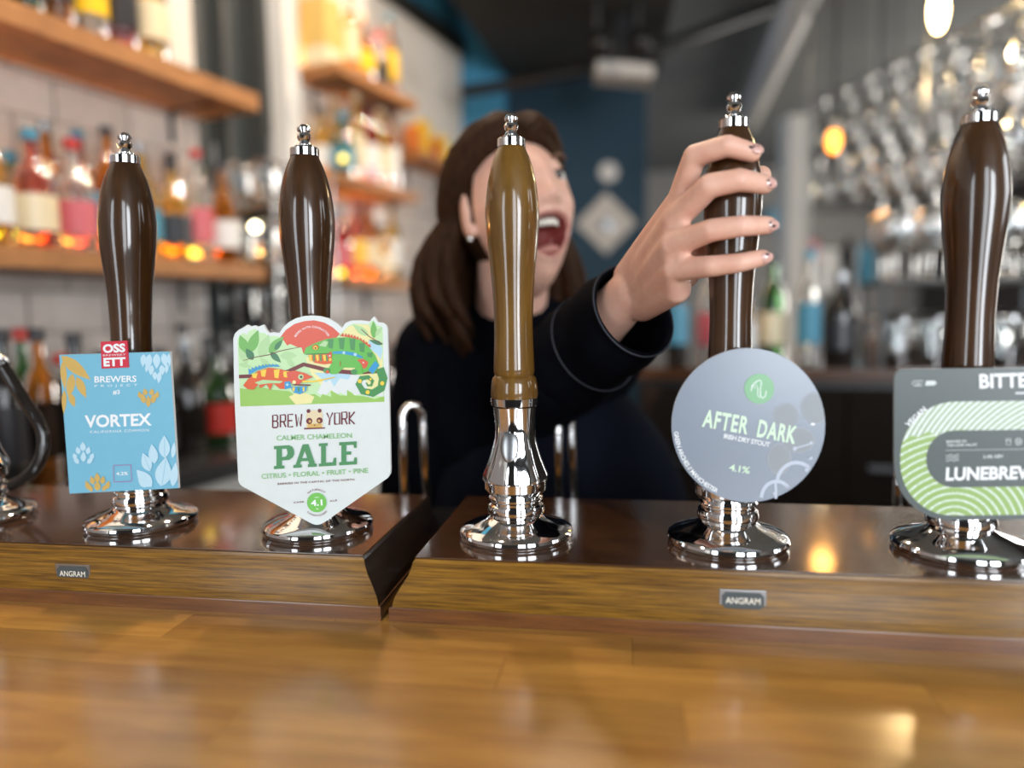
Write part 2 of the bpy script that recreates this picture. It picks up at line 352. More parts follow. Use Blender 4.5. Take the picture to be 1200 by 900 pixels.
r = bmesh.ops.extrude_face_region(bm, geom=list(bm.faces)); bmesh.ops.translate(bm, vec=-nn*.014, verts=[v for v in r['geom'] if isinstance(v, bmesh.types.BMVert)]); bmesh.ops.recalc_face_normals(bm, faces=bm.faces)
lab('round_sign', bm, 'duct', 'small round grey plate above the white diamond sign', 'sign')

# ------------------------------------------------------------------ bar counter
CT = 1.05
bc = empty('bar_counter', (0, .4, 0), 'varnished honey coloured wooden bar counter of glued staves in front of the pumps', 'bar counter')
obj('counter_base', box(NB(), (-1.45, .10, 1.0), (2.2, .80, CT-.031)), 'glue', bc)
obj('service_shelf', box(NB(), (-1.45, .80, 1.0), (2.2, .92, CT)), 'black', bc)
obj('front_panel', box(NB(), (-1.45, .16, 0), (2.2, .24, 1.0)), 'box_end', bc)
rng = random.Random(3); y = .05; ry = 0
while y < .79:
    wdt = .046; x = -1.45
    if y > .64: ln_rng = (1.0, 1.4)
    else: ln_rng = (.28, .62)
    while x < 2.2:
        L = rng.uniform(*ln_rng); x2 = min(x+L, 2.3)
        bm = NB(); box(bm, (x+.0002, y+.00015, CT-.031), (x2-.0002, y+wdt-.00015, CT)); obj('stave', bm, 'stave', bc)
        x = x2
    y += wdt; ry += 1

# ------------------------------------------------------------------ hand pull cabinets
def cabinet(x0, x1, lflare, rflare, label, badge):
    root = empty('pump_cabinet', ((x0+x1)/2, .57, CT), label, 'cabinet')
    y0, y1 = .566, .772
    ins = [(.0, 0), (.0125, 0), (.0126, .12), (.020, .2), (.030, .48), (.040, .80), (.048, .96), (.052, 1.0), (.0545, 1.10)]
    def ring(bm, z, t, add=0):
        fx0 = x0-lflare*(1-t)-add; fx1 = x1+rflare*(1-t)+add; fy = y0-.004*(1-t)-add; 
        return [bm.verts.new(p) for p in ((fx0, fy, CT+z), (fx1, fy, CT+z), (fx1, y1, CT+z), (fx0, y1, CT+z))]
    def loft(name, lv, m, capb=False):
        bm = NB(); rs = [ring(bm, z, t) for z, t in lv]
        for A, B in zip(rs, rs[1:]):
            for k in range(4):
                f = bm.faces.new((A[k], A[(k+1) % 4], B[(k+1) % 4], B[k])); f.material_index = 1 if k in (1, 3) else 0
        bm.faces.new(rs[-1]).material_index = 0; bm.faces.new(rs[0][::-1]); o = obj(name, bm, m, root); return o
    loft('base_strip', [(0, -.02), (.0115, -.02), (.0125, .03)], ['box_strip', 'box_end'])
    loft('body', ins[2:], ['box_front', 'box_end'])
    t = NB(); box(t, (x0+.0015, y0+.0015, CT+.0546), (x1-.0015, y1+.002, CT+.0558), bev=.0004); obj('top_board', t, 'box_top', root)
    (bx0, bx1, bz0, bz1) = badge; n = NB(); yb = .5655; box(n, (bx0, yb-.0018, bz0), (bx1, yb+.004, bz1), bev=.0004); np_ = obj('nameplate', n, 'steel', root)
    i_ = .0018; n = NB(); c_ = .003; P = [(bx0+i_+c_, bz0+i_), (bx1-i_-c_, bz0+i_), (bx1-i_, bz0+i_+c_), (bx1-i_, bz1-i_-c_), (bx1-i_-c_, bz1-i_), (bx0+i_+c_, bz1-i_), (bx0+i_, bz1-i_-c_), (bx0+i_, bz0+i_+c_)]
    n.faces.new([n.verts.new((x, yb-.0021, z)) for x, z in P]); obj('inlay', n, 'frame2', np_)
    tm = text_mesh('ANGRAM', bold=.012); xs = [v.co.x for v in tm.vertices]; ys = [v.co.y for v in tm.vertices]; s = (bx1-bx0)*.74/(max(xs)-min(xs)); hh = (bz1-bz0)*.30/max(ys)
    for v in tm.vertices: v.co = Vector((bx0+(bx1-bx0)*.13+(v.co.x-min(xs))*s, yb-.0024, (bz0+bz1)/2-(bz1-bz0)*.15+v.co.y*hh))
    obj('lettering', tm, 'teeth', np_)
    return root
M['frame2'] = flat('plate_grey', (.07, .085, .09), .3)
def text_mesh(s, bold=0.0, shear=0, spacing=1.0):
    c = bpy.data.curves.new('t', 'FONT'); c.body = s; c.size = 1; c.offset = bold; c.shear = shear; c.space_character = spacing; c.resolution_u = 3; c.fill_mode = 'FRONT'
    o = bpy.data.objects.new('t', c); COL.objects.link(o); bpy.context.view_layer.update()
    me = bpy.data.meshes.new_from_object(o.evaluated_get(bpy.context.evaluated_depsgraph_get())); bpy.data.objects.remove(o); return me
cabinet(-1.02, -.2215, .01, .0145, 'left dark wooden hand pull cabinet carrying the blue and white clips', (-.522, -.486, CT+.0205, CT+.0375))
cabinet(-.178, .80, .021, .01, 'right dark wooden hand pull cabinet, carrying the clipless pump and the round clip', (.0755, .1115, CT+.0235, CT+.0405))

# ------------------------------------------------------------------ hand pumps
HP = [(0.3808,0.0),(0.3795,0.0035),(0.3764,0.006),(0.374,.0058),(0.3728,0.0042),(.3715,.0055),(0.3691,0.0064),(.3665,.0056),(0.3647,0.0045),(0.3620,0.0062),(0.3603,0.0085),(.3590,.0086),(.3588,.0118),(0.3578,0.0125),(0.3512,0.0125),(0.3508,0.0115)]
WP = [(0.3508,0.0),(0.3508,0.0121),(0.342,0.0158),(0.3331,0.0188),(0.3183,0.022),(0.3034,0.0237),(0.2915,0.0243),(0.2735,0.0233),(0.2584,0.0217),(0.2432,0.0201),(0.228,0.0188),(0.2127,0.018),(0.1973,0.0176),(0.1818,0.0178),(0.1569,0.0187),(0.153,0.0187),(0.1502,0.0178),(0.1488,0.0192),(0.1476,0.0201),(0.1413,0.0212),(0.1330,0.0217),(.1300,.0212)]
WP = WP[:1]+smoothprof(WP[1:14], 3)+WP[14:]
SP = [(.130,.0205),(0.1298,0.0219),(0.1232,0.0216),(.1215,.0200),(0.1121,0.0190),(.102,.0184),(0.0931,0.0188),(0.0835,0.0213),(0.0731,0.0245),(0.0595,0.0303),(0.0565,.0309),(0.0545,0.0309),(.0535,.0296),(0.0458,0.0288),(0.0417,0.0258),(.0395,.0236),(0.038,0.0252),(.0362,.0252),(0.0345,0.0236),(.0325,.0236),(.0310,.0256),(0.0263,0.0268),(.0235,.0262),(.0225,.0238),(0.0206,0.0245),(0.0175,.0285),(.0135,.039),(.0098,.0492),(.0078,.0518),(.0055,.0526),(.003,.0522),(.0015,.051),(0,.0505)]
def flute(z, a):
    k = max(0, min(1, (.125-z)/.02))*max(0, min(1, (z-.050)/.006)); return 1-.035*k*(1-abs(math.cos(4*a)))
def pump(x, label, wood, lean=(0, 0), zs=1.0, rs=1.0):
    root = empty('hand_pump', (x, .636, CT+.0558), label, 'beer pump', 'hand pumps on the wooden cabinets')
    c = root.location
    b = obj('pump_base', lathe(NB(), SP, c, 72, flute=flute), 'chrome', root, True); sharp(b, 28)
    # oval badge on the front of the chrome column
    if True:
        em = NB(); ellipsoid(em, c+Vector((-.002, -.0195, .088)), (.0085, .0028, .0155), Matrix.Rotation(R_(-14), 3, 'X'), 24, 12); obj('oval_badge', em, 'steel', b, True)
    def leaned(bm):
        for v in bm.verts:
            h = v.co.z-c.z-.13
            if h > -.02: v.co.x += lean[0]*h; v.co.y += lean[1]*h; v.co.z = c.z+.13+h*zs; k_ = 1+(rs-1)*min(1, max(0, (h-.03)/.05)); v.co.x = c.x+(v.co.x-c.x)*k_; v.co.y = c.y+(v.co.y-c.y)*k_
        return bm
    hd = obj('handle', leaned(lathe(NB(), WP, c, 56)), wood, root, True); sharp(hd, 40)
    fn = obj('finial', leaned(lathe(NB(), HP, c, 40)), 'chrome', root, True); sharp(fn, 30)
    return root
PX = [-.6742, -.4843, -.2942, -.0987, .0914, .2815]
LEAN = [(0, 0), (.035, 0), (.01, 0), (.004, 0), (.002, 0), (.0, 0)]; ZS = [1, 1.022, 1.012, 1.005, 1.03, 1.0]; RS = [1, 1.07, 1.05, 1, 1, 1]
LBL = ['hand pump at the far left edge, mostly out of frame', 'dark wooden hand pump behind the blue rectangular clip', 'dark wooden hand pump behind the white shield clip',
       'brown hand pump tinted as more lit, without a clip, its whole chrome column showing', 'wooden hand pump gripped by the laughing person', 'dark wooden hand pump behind the green and grey clip at right']
for i, x in enumerate(PX): pump(x, LBL[i], 'handle_lit' if i == 3 else 'handle_dark', LEAN[i], ZS[i], RS[i])

# ------------------------------------------------------------------ pump clips (flat boards; print laid on their faces)
class Art:
    """flat print: shapes given in the clip's own picture frame, placed on the plane y = yc"""
    def __init__(s, yc): s.yc = yc; s.bm = NB(); s.mats = []; s.L = 0; s.lines = []
    def mi(s, m):
        if m not in s.mats: s.mats.append(m)
        return s.mats.index(m)
    def P(s, p, layer): return ony(p[0], p[1], s.yc - .00006*layer)
    def poly(s, pts, m, layer=None):
        s.L += .4; l = layer or s.L
        f = s.bm.faces.new([s.bm.verts.new(s.P(p, l)) for p in pts]); f.material_index = s.mi(m)
        f.normal_update()
        if f.normal.y > 0: f.normal_flip()
    def disc(s, c, r, m, ry=None, n=32): s.poly([(c[0]+r*math.cos(2*math.pi*k/n), c[1]+(ry or r)*math.sin(2*math.pi*k/n)) for k in range(n)], m)
    def line(s, pts, wd, m, closed=False):
        s.L += .3; n = len(pts)
        wds = wd if isinstance(wd, (list, tuple)) else [wd]*n
        nr = []
        for i in range(n):
            a = pts[i-1] if (i or closed) else pts[i]; b = pts[(i+1) % n] if (i < n-1 or closed) else pts[i]
            dx, dy = b[0]-a[0], b[1]-a[1]; l = math.hypot(dx, dy) or 1; nr.append((-dy/l, dx/l))
        V = [[s.bm.verts.new(s.P((p[0]+sg*q[0]*w_/2, p[1]+sg*q[1]*w_/2), s.L)) for sg in (-1, 1)] for p, q, w_ in zip(pts, nr, wds)]
        for i in range(n if closed else n-1):
            A, B = V[i], V[(i+1) % n]; f = s.bm.faces.new((A[0], B[0], B[1], A[1])); f.material_index = s.mi(m); f.normal_update()
            if f.normal.y > 0: f.normal_flip()
    def arc(s, c, r, a0, a1, wd, m, ry=None, n=24): s.line([(c[0]+r*math.cos(R_(a0+(a1-a0)*k/n)), c[1]+(ry or r)*math.sin(R_(a0+(a1-a0)*k/n))) for k in range(n+1)], wd, m)
    def petal(s, a, b, wd, m, n=8):
        dx, dy = b[0]-a[0], b[1]-a[1]; l = math.hypot(dx, dy); nx, ny = -dy/l, dx/l; o = []
        for sg, rg in ((1, range(0, n+1)), (-1, range(n-1, 0, -1))):
            for k in rg: t = k/n; h = wd/2*math.sin(math.pi*t**.8)*sg; o.append((a[0]+dx*t+nx*h, a[1]+dy*t+ny*h))
        s.poly(o, m)
    def text(s, st, A, B, cap, m, bold=.01, shear=0, spacing=1.0, fn=None):
        keep, km = s.bm, s.mats; s.bm = NB(); s.mats = []
        me = text_mesh(st, bold, shear, spacing); me_v = [v.co.copy() for v in me.vertices]
        x0 = min(v.x for v in me_v); x1 = max(v.x for v in me_v); y1 = .73
        s.L += .3; L_ = math.hypot(B[0]-A[0], B[1]-A[1]); ux, uy = ((B[0]-A[0])/L_, (B[1]-A[1])/L_) if L_ else (1, 0)
        vs = []
        for v in me_v:
            u = (v.x-x0)/(x1-x0); h = v.y/y1*cap
            p = fn(u, h) if fn else (A[0]+(B[0]-A[0])*u+uy*h, A[1]+(B[1]-A[1])*u-ux*h)
            vs.append(s.bm.verts.new(s.P(p, s.L)))
        for p in me.polygons:
            try: f = s.bm.faces.new([vs[i] for i in p.vertices])
            except ValueError: continue
            f.material_index = s.mi(m); f.normal_update()
            if f.normal.y > 0: f.normal_flip()
        bpy.data.meshes.remove(me); s.lines.append((s.bm, s.mats)); s.bm = keep; s.mats = km
    def ctext(s, st, c, r, a_mid, span, cap, m, inward=False, **k):
        """text around a circle; degrees in picture frame (clockwise from right). inward: feet away from centre"""
        def fn(u, h):
            if inward: a = R_(a_mid+span*(.5-u)); rr = r-h
            else: a = R_(a_mid+span*(u-.5)); rr = r+h
            return (c[0]+rr*math.cos(a), c[1]+rr*math.sin(a))
        s.text(st, (0, 0), (1, 0), cap, m, fn=fn, **k)
    def done(s, name, parent):
        if name == 'lettering':
            for b_, m_ in s.lines: obj('lettering', b_, m_, parent)
            if not len(s.bm.faces): s.bm.free(); return
            name = 'printed_badge'
        return obj(name, s.bm, s.mats, parent)
    def cut(s, name, parent): obj(name, s.bm, s.mats, parent); s.bm = NB(); s.mats = []
def board(name, outline, yc, m, edge, parent, th=.003):
    bm = NB(); f = [bm.verts.new(ony(x, y, yc)) for x, y in outline]; b = [bm.verts.new(v.co+Vector((0, th, 0))) for v in f]
    A = bm.faces.new(f); A.normal_update()
    if A.normal.y > 0: A.normal_flip()
    B = bm.faces.new(b[::-1]); n = len(f)
    for k in range(n): bm.faces.new((f[k], b[k], b[(k+1) % n], f[(k+1) % n])).material_index = 1
    bmesh.ops.recalc_face_normals(bm, faces=bm.faces); return obj(name, bm, [m, edge], parent)
def bracket(px, py, yc, parent):
    p = ony(px, py, yc); bm = NB(); box(bm, (p.x-.007, yc+.003, p.z-.03), (p.x+.007, yc+.0045, p.z+.03)); box(bm, (p.x-.007, yc+.0045, p.z-.004), (p.x+.007, .6166, p.z+.004)); obj('clip_bracket', bm, 'b_dark', parent)
def smooth_closed(pts, n=4):
    P = pts; N = len(P); out = []
    for i in range(N):
        a, b, c, d = P[i-1], P[i], P[(i+1) % N], P[(i+2) % N]
        for k in range(n):
            t = k/n; out.append(tuple(.5*((2*b[j])+(-a[j]+c[j])*t+(2*a[j]-5*b[j]+4*c[j]-d[j])*t*t+(-a[j]+3*b[j]-3*c[j]+d[j])*t**3) for j in (0, 1)))
    return out
pr_ = lambda n, c, r=.3: M.setdefault(n, flat(n, c, r))
pr_('sky_print', (.185, .49, .66)); pr_('white_print', (.86, .90, .92)); pr_('pale_print', (.50, .73, .85)); pr_('gold_print', (.62, .42, .12)); pr_('red_print', (.62, .03, .06)); pr_('board_white', (.70, .76, .75))
pr_('board_edge', (.75, .76, .74)); pr_('magenta_print', (.45, .10, .35))

# clip 1: blue rectangle
Y1 = .598; r1 = empty('pump_clip', ony(140, 500, Y1), 'sky blue rectangular pump clip with gold and white hops', 'pump clip')
board('board', [(69.3, 415.8), (199, 412), (209, 572), (81.5, 578.5)], Y1, 'sky_print', 'board_edge', r1)
tg = board('red_tag', [(118, 400.5), (149, 399), (150.5, 430.5), (119, 432)], Y1-.0012, 'red_print', 'red_print', r1, .0012); bracket(147, 480, Y1, r1)
C1 = lambda x, y: (60+x/4.5, 390+y/4.5)
a = Art(Y1-.0001)
for p, q, wd in (((52,122),(208,248),62), ((60,150),(72,300),34), ((112,215),(92,345),46), ((135,232),(184,345),44), ((100,320),(122,392),34), ((70,300),(66,430),26)):
    p, q = C1(*p), C1(*q); a.petal((max(p[0], 70.6), p[1]), (max(q[0], 73.5), q[1]), wd/4.5, 'gold_print')
a.cut('printed_hop', r1)
for p, q, wd in (((488,112),(482,180),30), ((520,112),(505,195),38), ((556,110),(556,190),40), ((592,108),(604,180),36), ((620,108),(624,180),20), ((530,170),(525,225),30), ((582,170),(588,225),30), ((508,165),(500,210),20), ((545,205),(548,250),26), ((572,205),(566,268),26), ((612,165),(606,215),20)):
    a.petal(C1(*p), C1(*q), wd/4.5, 'pale_print')
a.cut('printed_hop', r1)
for p, q, wd in (((512,392),(512,330),26), ((490,372),(480,320),28), ((534,372),(544,320),28), ((470,345),(463,308),22), ((555,345),(562,308),22), ((500,330),(490,293),26), ((526,330),(534,293),26)): a.petal(C1(*p), C1(*q), wd/4.5, 'gold_print')
a.cut('printed_hop', r1)
for p, q, wd in (((168,625),(166,575),32), ((148,640),(135,600),26), ((190,640),(200,600),26), ((130,665),(118,635),24), ((208,665),(224,635),24), ((170,680),(170,625),30), ((146,690),(118,655),24), ((190,690),(222,655),24)): a.petal(C1(*p), C1(*q), wd/4.5, 'pale_print')
a.cut('printed_hop', r1)
for p, q, wd in (((245,790),(240,738),30), ((222,800),(210,755),26), ((268,798),(276,755),26), ((200,828),(183,780),26), ((290,824),(306,780),26), ((244,834),(244,780),34), ((215,838),(200,800),22), ((272,834),(290,800),22)): a.petal(C1(*p), C1(*q), wd/4.5, 'gold_print')
a.cut('printed_hop', r1)
for p, q, wd in (((598,660),(596,540),60), ((545,690),(530,585),50), ((640,660),(650,575),26), ((520,730),(482,632),54), ((580,810),(605,655),86), ((530,812),(450,722),66), ((640,810),(658,680),42), ((500,815),(458,770),30)): a.petal(C1(*p), C1(*q), wd/4.5, 'pale_print')
a.cut('printed_hop', r1)
a.line([C1(605, 670), C1(582, 815)], .5, 'sky_print'); a.line([C1(597, 560), C1(598, 650)], .4, 'sky_print'); a.line([C1(490, 650), C1(520, 720)], .4, 'sky_print')
a.line([(132.7,545.5),(153.3,544.8),(154.2,564),(133.5,565)], .8, 'magenta_print', True); a.done('printed_frame', r1)
a = Art(Y1-.0003)
a.text('BREWERS', (110.7,448.2), (160,447.2), 7.4, 'white_print', .02); a.text('PROJECT', (111,453.6), (161,452.3), 2.6, 'white_print', 0, spacing=1.9); a.text('#3', (132.3,462), (140.5,461.7), 5, 'white_print', .02)
a.text('VORTEX', (99.5,500.7), (177.8,498), 14.2, 'white_print', .03); a.text('CALIFORNIA COMMON', (105.5,507.8), (174.5,505.5), 3.1, 'white_print', 0, spacing=1.2); a.text('4.2%', (136.2,557), (150,556.4), 3.8, 'white_print', .02)
a.done('lettering', r1)
a = Art(Y1-.0015); a.text('OSS', (120.6,413.2), (147,412), 9.6, 'white_print', .045); a.text('BREWERY', (120.8,417.6), (147.3,416.6), 2.4, 'white_print', 0, spacing=1.15); a.text('ETT', (121.4,429), (147.4,428), 9.6, 'white_print', .045); a.done('lettering', tg)

# clip 2: white shield with chameleons
for n, c in dict(leaf_light=(.42,.66,.33), leaf_mid=(.16,.45,.10), leaf_dark=(.05,.20,.09), grass=(.30,.55,.11), bg_green=(.52,.76,.42), sun_red=(.66,.09,.045), cham_green=(.12,.47,.07), stripe_green=(.06,.27,.08), branch=(.15,.02,.02), pale_yellow=(.80,.76,.36), pale_blue=(.42,.66,.78), cyan_blue=(.03,.30,.60), yel=(.85,.60,.05), org_red=(.68,.10,.02), txt_green=(.075,.27,.11), txt_light=(.25,.52,.22), maroon=(.14,.012,.025), badge_green=(.16,.52,.09)).items(): pr_(n, c)
Y2 = .597; r2 = empty('pump_clip', ony(368, 490, Y2), 'white shield shaped pump clip with two chameleons on branches', 'pump clip')
T5 = lambda x, y: (265+x/6, 365+y/6); T6 = lambda x, y: (270+x/5.625, 460+y/5.625)
top = [T5(*p) for p in ((50,190),(62,155),(90,128),(112,118),(150,94),(175,106),(200,98),(225,108),(262,92),(280,125),(300,150),(330,146),(375,152),(400,112),(440,75),(490,48),(550,32),(600,28),(660,32),(720,48),(775,80),(815,115),(840,80),(880,64),(950,62),(1010,70),(1025,50),(1040,34),(1052,52),(1065,75),(1100,78),(1125,95),(1135,125),(1142,400),(1150,780))]
bot = [T6(*p) for p in ((1056,500),(1054,535),(1035,565),(620,855),(590,870),(565,873),(540,866),(85,622),(62,605),(52,580),(25,0))]
board('board', top+bot, Y2, 'board_white', 'board_edge', r2)
bracket(371, 500, Y2, r2)
a = Art(Y2-.0001)
a.poly([T5(*p) for p in ((80,200),(95,170),(120,150),(145,165),(160,140),(200,120),(240,150),(270,150),(300,180),(330,170),(380,180),(430,210),(520,250),(700,220),(800,160),(860,100),(900,85),(1000,90),(1030,60),(1060,95),(1100,110),(1113,635),(100,668))], 'bg_green')
a.poly([T5(*p) for p in ((790,200),(850,110),(910,90),(1000,95),(1080,240),(1100,300),(1100,560),(1000,560),(700,560),(600,440),(560,330))], 'pale_yellow')
a.poly([T5(*p) for p in ((375,188),(420,130),(480,88),(550,68),(620,62),(690,78),(750,112),(800,158),(760,200),(640,225),(560,260),(545,300),(530,255),(500,250),(450,228),(430,240),(405,205))], 'sun_red')
a.poly([T5(*p) for p in ((1000,200),(1060,210),(1100,260),(1090,340),(1060,300),(1010,260))], 'pale_blue')
a.poly([T5(*p) for p in ((700,450),(900,430),(980,470),(1000,560),(1100,560),(1110,600),(1040,590),(1010,615),(960,580),(900,590),(880,560),(850,590),(800,570),(780,590),(740,550),(690,600),(640,570))], 'board_white')
a.poly([T5(*p) for p in ((620,430),(880,440),(860,480),(800,470),(760,530),(730,480),(700,500))], 'pale_blue')
a.poly([T5(*p) for p in ((100,668),(96,540),(140,545),(230,530),(330,550),(440,560),(480,585),(470,600),(620,580),(665,605),(675,580),(740,600),(735,555),(800,590),(850,592),(850,550),(905,590),(1000,600),(1040,615),(1112,595),(1113,635))], 'grass')
a.poly([T5(*p) for p in ((440,600),(520,560),(600,590),(620,600),(600,645),(490,655))], 'pale_yellow')
for p, q, wd, m in (((150,300),(95,165),70,'leaf_mid'),((165,290),(225,130),72,'leaf_mid'),((240,330),(300,160),80,'leaf_light'),((150,370),(85,250),50,'leaf_light'),((300,290),(405,175),66,'leaf_mid'),((340,270),(395,200),36,'leaf_dark'),((310,285),(385,360),44,'leaf_dark'),((380,310),(500,310),60,'leaf_light'),((190,340),(140,260),54,'leaf_dark'),((300,380),(240,330),40,'leaf_light'),((90,370),(180,390),34,'leaf_light'),((1040,190),(1035,65),44,'leaf_mid'),((1000,170),(890,90),50,'leaf_light'),((1050,170),(1095,110),30,'leaf_light'),((1100,232),(1005,200),30,'leaf_dark'),((430,330),(480,400),36,'leaf_light')):
    a.petal(T5(*p), T5(*q), wd/6, m)
a.line([T5(120,345), T5(210,320), T5(300,305), T5(370,280), T5(440,265), T5(520,250)], [.5, .8, 1, 1, .8, .5], 'branch')
a.line([T5(950,125), T5(1010,180), T5(1100,228)], .9, 'branch')
a.line([T5(90,458), T5(180,455), T5(300,470), T5(430,425), T5(545,372), T5(640,395), T5(720,415), T5(900,430), T5(1108,415)], [4.2,4.2,4.2,4.6,4.6,4.6,4.6,5,5], 'branch')
# green chameleon
tail = [T5(*p) for p in ((1080,400),(1105,470),(1090,540),(1030,575),(960,560),(930,510),(950,470),(1000,462),(1030,490),(1020,520),(995,520),(985,500))]
a.line(tail, [10,10,9.5,9,8,7,6,5,4,3,2.4,1.5], 'stripe_green')
for k in (1, 3, 5, 7): a.disc(((tail[k][0]+tail[k+1][0])/2, (tail[k][1]+tail[k+1][1])/2), 2.4 if k < 6 else 1.4, 'yel')
a.poly([T5(*p) for p in ((545,300),(560,255),(620,225),(700,195),(760,185),(860,180),(940,200),(1000,245),(1050,310),(1078,380),(1040,440),(1000,420),(960,435),(920,395),(830,395),(780,440),(735,440),(720,400),(750,350),(730,300),(640,305))], 'cham_green')
for x, y0, y1 in ((735,195,262),(812,188,268),(888,192,275),(955,222,288),(1010,290,325)): a.poly([T5(x-22, y0), T5(x+22, y0-2), T5(x+16, y1), T5(x-14, y1-6)], 'stripe_green')
a.line([T5(750,290), T5(820,288), T5(900,300), T5(960,325)], [2.5,3.4,4,2], 'cyan_blue'); a.disc(T5(828,290), 1.7, 'pale_blue'); a.disc(T5(908,302), 1.9, 'pale_blue'); a.disc(T5(640,235), 0.1, 'yel')
a.poly([T5(*p) for p in ((1000,410),(1050,345),(1075,380),(1030,440))], 'cyan_blue')
a.poly([T5(*p) for p in ((920,340),(960,332),(1000,355),(990,390),(965,405),(950,370))], 'sun_red'); a.disc(T5(965,360), .9, 'board_white')
cr = [(800,172)]; 
for k in range(10): x = 820+k*21; y = 165+k*k*.95; cr += [(x+2, y-14), (x+10, y+8)]
a.poly([T5(*p) for p in cr+[(1005,250),(940,198),(860,180)]], 'sun_red')
a.poly([T5(*p) for p in ((575,312),(620,305),(700,300),(740,300),(745,365),(690,372),(620,360))], 'org_red')
for x in (592, 640, 690, 728): a.poly([T5(x-11, 306), T5(x+9, 304), T5(x+12, 345), T5(x-2, 350)], 'yel')
for x in (616, 664, 708): a.poly([T5(x-8, 306), T5(x+8, 304), T5(x+8, 350), T5(x-2, 352)], 'stripe_green')
a.poly([T5(*p) for p in ((705,300),(740,280),(745,320),(720,335))], 'sun_red'); a.disc(T5(728, 312), .9, 'board_white')
a.disc(T5(628,252), 3.6, 'org_red', 3.0); a.disc(T5(628,255), 2.4, 'yel', 2.2); a.disc(T5(628,257), 1.1, 'lbl_black'); a.poly([T5(650,240), T5(690,205), T5(720,215), T5(700,250)], 'leaf_light')
a.line([T5(560,302), T5(640,298), T5(730,296)], .6, 'lbl_black')
a.poly([T5(*p) for p in ((905,395),(950,385),(960,440),(915,445))], 'cham_green'); a.line([T5(800,350), T5(803,385)], .6, 'sun_red')
a.disc(T5(706,415), 3.8, 'stripe_green', 3.2); a.disc(T5(900,425), 3.8, 'stripe_green', 3.2); a.disc(T5(712,425), 2, 'org_red')
# red chameleon
a.poly([T5(*p) for p in ((120,520),(150,480),(220,420),(300,395),(380,405),(430,420),(450,460),(440,500),(410,545),(380,545),(330,505),(310,555),(285,510),(240,540),(230,512),(190,550),(150,545))], 'org_red')
for x, y0, y1 in ((200,440,470),(262,415,460),(355,412,470),(420,425,465)): a.poly([T5(x-20, y0), T5(x+22, y0-8), T5(x+12, y1), T5(x-14, y1-4)], 'yel')
a.poly([T5(*p) for p in ((200,500),(260,480),(330,485),(400,490),(380,505),(300,505),(230,515))], 'leaf_light')
bl = [(160,445)]
for k in range(9): x = 165+k*24; y = 408-k*10+k*k*.75; bl += [(x-8, y-8), (x+14, y+6)]
a.poly([T5(*p) for p in bl+[(380,388),(300,388),(220,412)]], 'cyan_blue')
a.poly([T5(*p) for p in ((425,425),(480,415),(560,435),(610,462),(560,480),(500,520),(450,500),(430,465))], 'sun_red')
a.poly([T5(*p) for p in ((510,430),(608,462),(525,478))], 'org_red')
a.disc(T5(525,460), 3.2, 'leaf_light'); a.disc(T5(527,460), 1.4, 'lbl_black'); a.disc(T5(478,498), 2.2, 'pale_yellow')
a.poly([T5(*p) for p in ((410,495),(450,490),(458,535),(412,548))], 'cyan_blue'); a.disc(T5(430,515), 1.5, 'pale_blue')
a.poly([T5(*p) for p in ((455,530),(570,525),(560,560),(520,582),(475,570))], 'cyan_blue')
for x in (475, 510, 545): a.poly([T5(x-9, 533), T5(x+8, 532), T5(x+4, 562), T5(x-5, 562)], 'yel' if x != 510 else 'stripe_green')
a.line([T5(470,515), T5(595,518)], 1.6, 'branch'); a.line([T5(535,492), T5(620,492), T5(700,475), T5(765,462)], [2.2,1.8,1.4,1], 'yel')
a.done('picture_print', r2)
a = Art(Y2-.0004)
sc_c = T5(605, 235); a.ctext('BEERS WITH CHARACTER', (sc_c[0], sc_c[1]+2), 22, -91, 118, 2.6, 'white_print', bold=.01, spacing=1.1)
# tall narrow capitals of the brewery name, drawn as strokes
def strokes(word, A, B, cap, m, wd=1.7):
    G = {'B': [[(0,0),(0,1),(.7,1),(.8,.9),(.8,.62),(.6,.52),(0,.52)],[(.6,.52),(.85,.4),(.85,.1),(.7,0),(0,0)]], 'R': [[(0,0),(0,1),(.8,1),(.85,.9),(.85,.55),(.7,.45),(0,.45)],[(.5,.45),(.9,0)]],
         'E': [[(.85,1),(0,1),(0,0),(.85,0)],[(0,.5),(.7,.5)]], 'W': [[(0,1),(.2,0),(.5,.75),(.8,0),(1,1)]], 'Y': [[(0,1),(.5,.45),(1,1)],[(.5,.45),(.4,0)]], 'O': [[(.05,.05),(.05,.95),(.9,.95),(.9,.05),(.05,.05)]], 'K': [[(0,0),(0,1)],[(.9,1),(0,.45),(.9,0)]]}
    n = len(word); ux, uy = (B[0]-A[0])/n, (B[1]-A[1])/n
    for i, ch in enumerate(word):
        for st in G[ch]: a.line([(A[0]+ux*(i+x*.78)+(-uy/ux*0), A[1]+uy*(i+x*.78)-cap*y) for x, y in st], wd, m)
strokes('BREW', (319.6,501.2), (355.5,499.4), 14.4, 'maroon'); a.cut('lettering', r2); strokes('YORK', (383,498.2), (418.2,496.8), 14.4, 'maroon')
a.cut('lettering', r2)
a.poly([T6(*p) for p in ((500,235),(500,150),(515,118),(600,115),(608,150),(610,235))], 'cream'); a.poly([T6(*p) for p in ((508,235),(510,205),(600,205),(604,235))], 'gold_print'); a.poly([T6(*p) for p in ((485,243),(622,238),(624,230),(486,233))], 'maroon')
for x, y, r in ((515,122,2.3),(588,120,2.3),(520,188,3.6),(588,184,3.6)): a.disc(T6(x, y), r, 'maroon')
for x, y in ((524,190),(584,187)): a.disc(T6(x, y), 1.5, 'gold_print')
a.disc(T6(555, 215), 1.0, 'maroon', .7)
a.cut('emblem', r2)
a.text('CALMER CHAMELEON', (324.2,516.2), (412.4,513), 6, 'txt_light', .01)
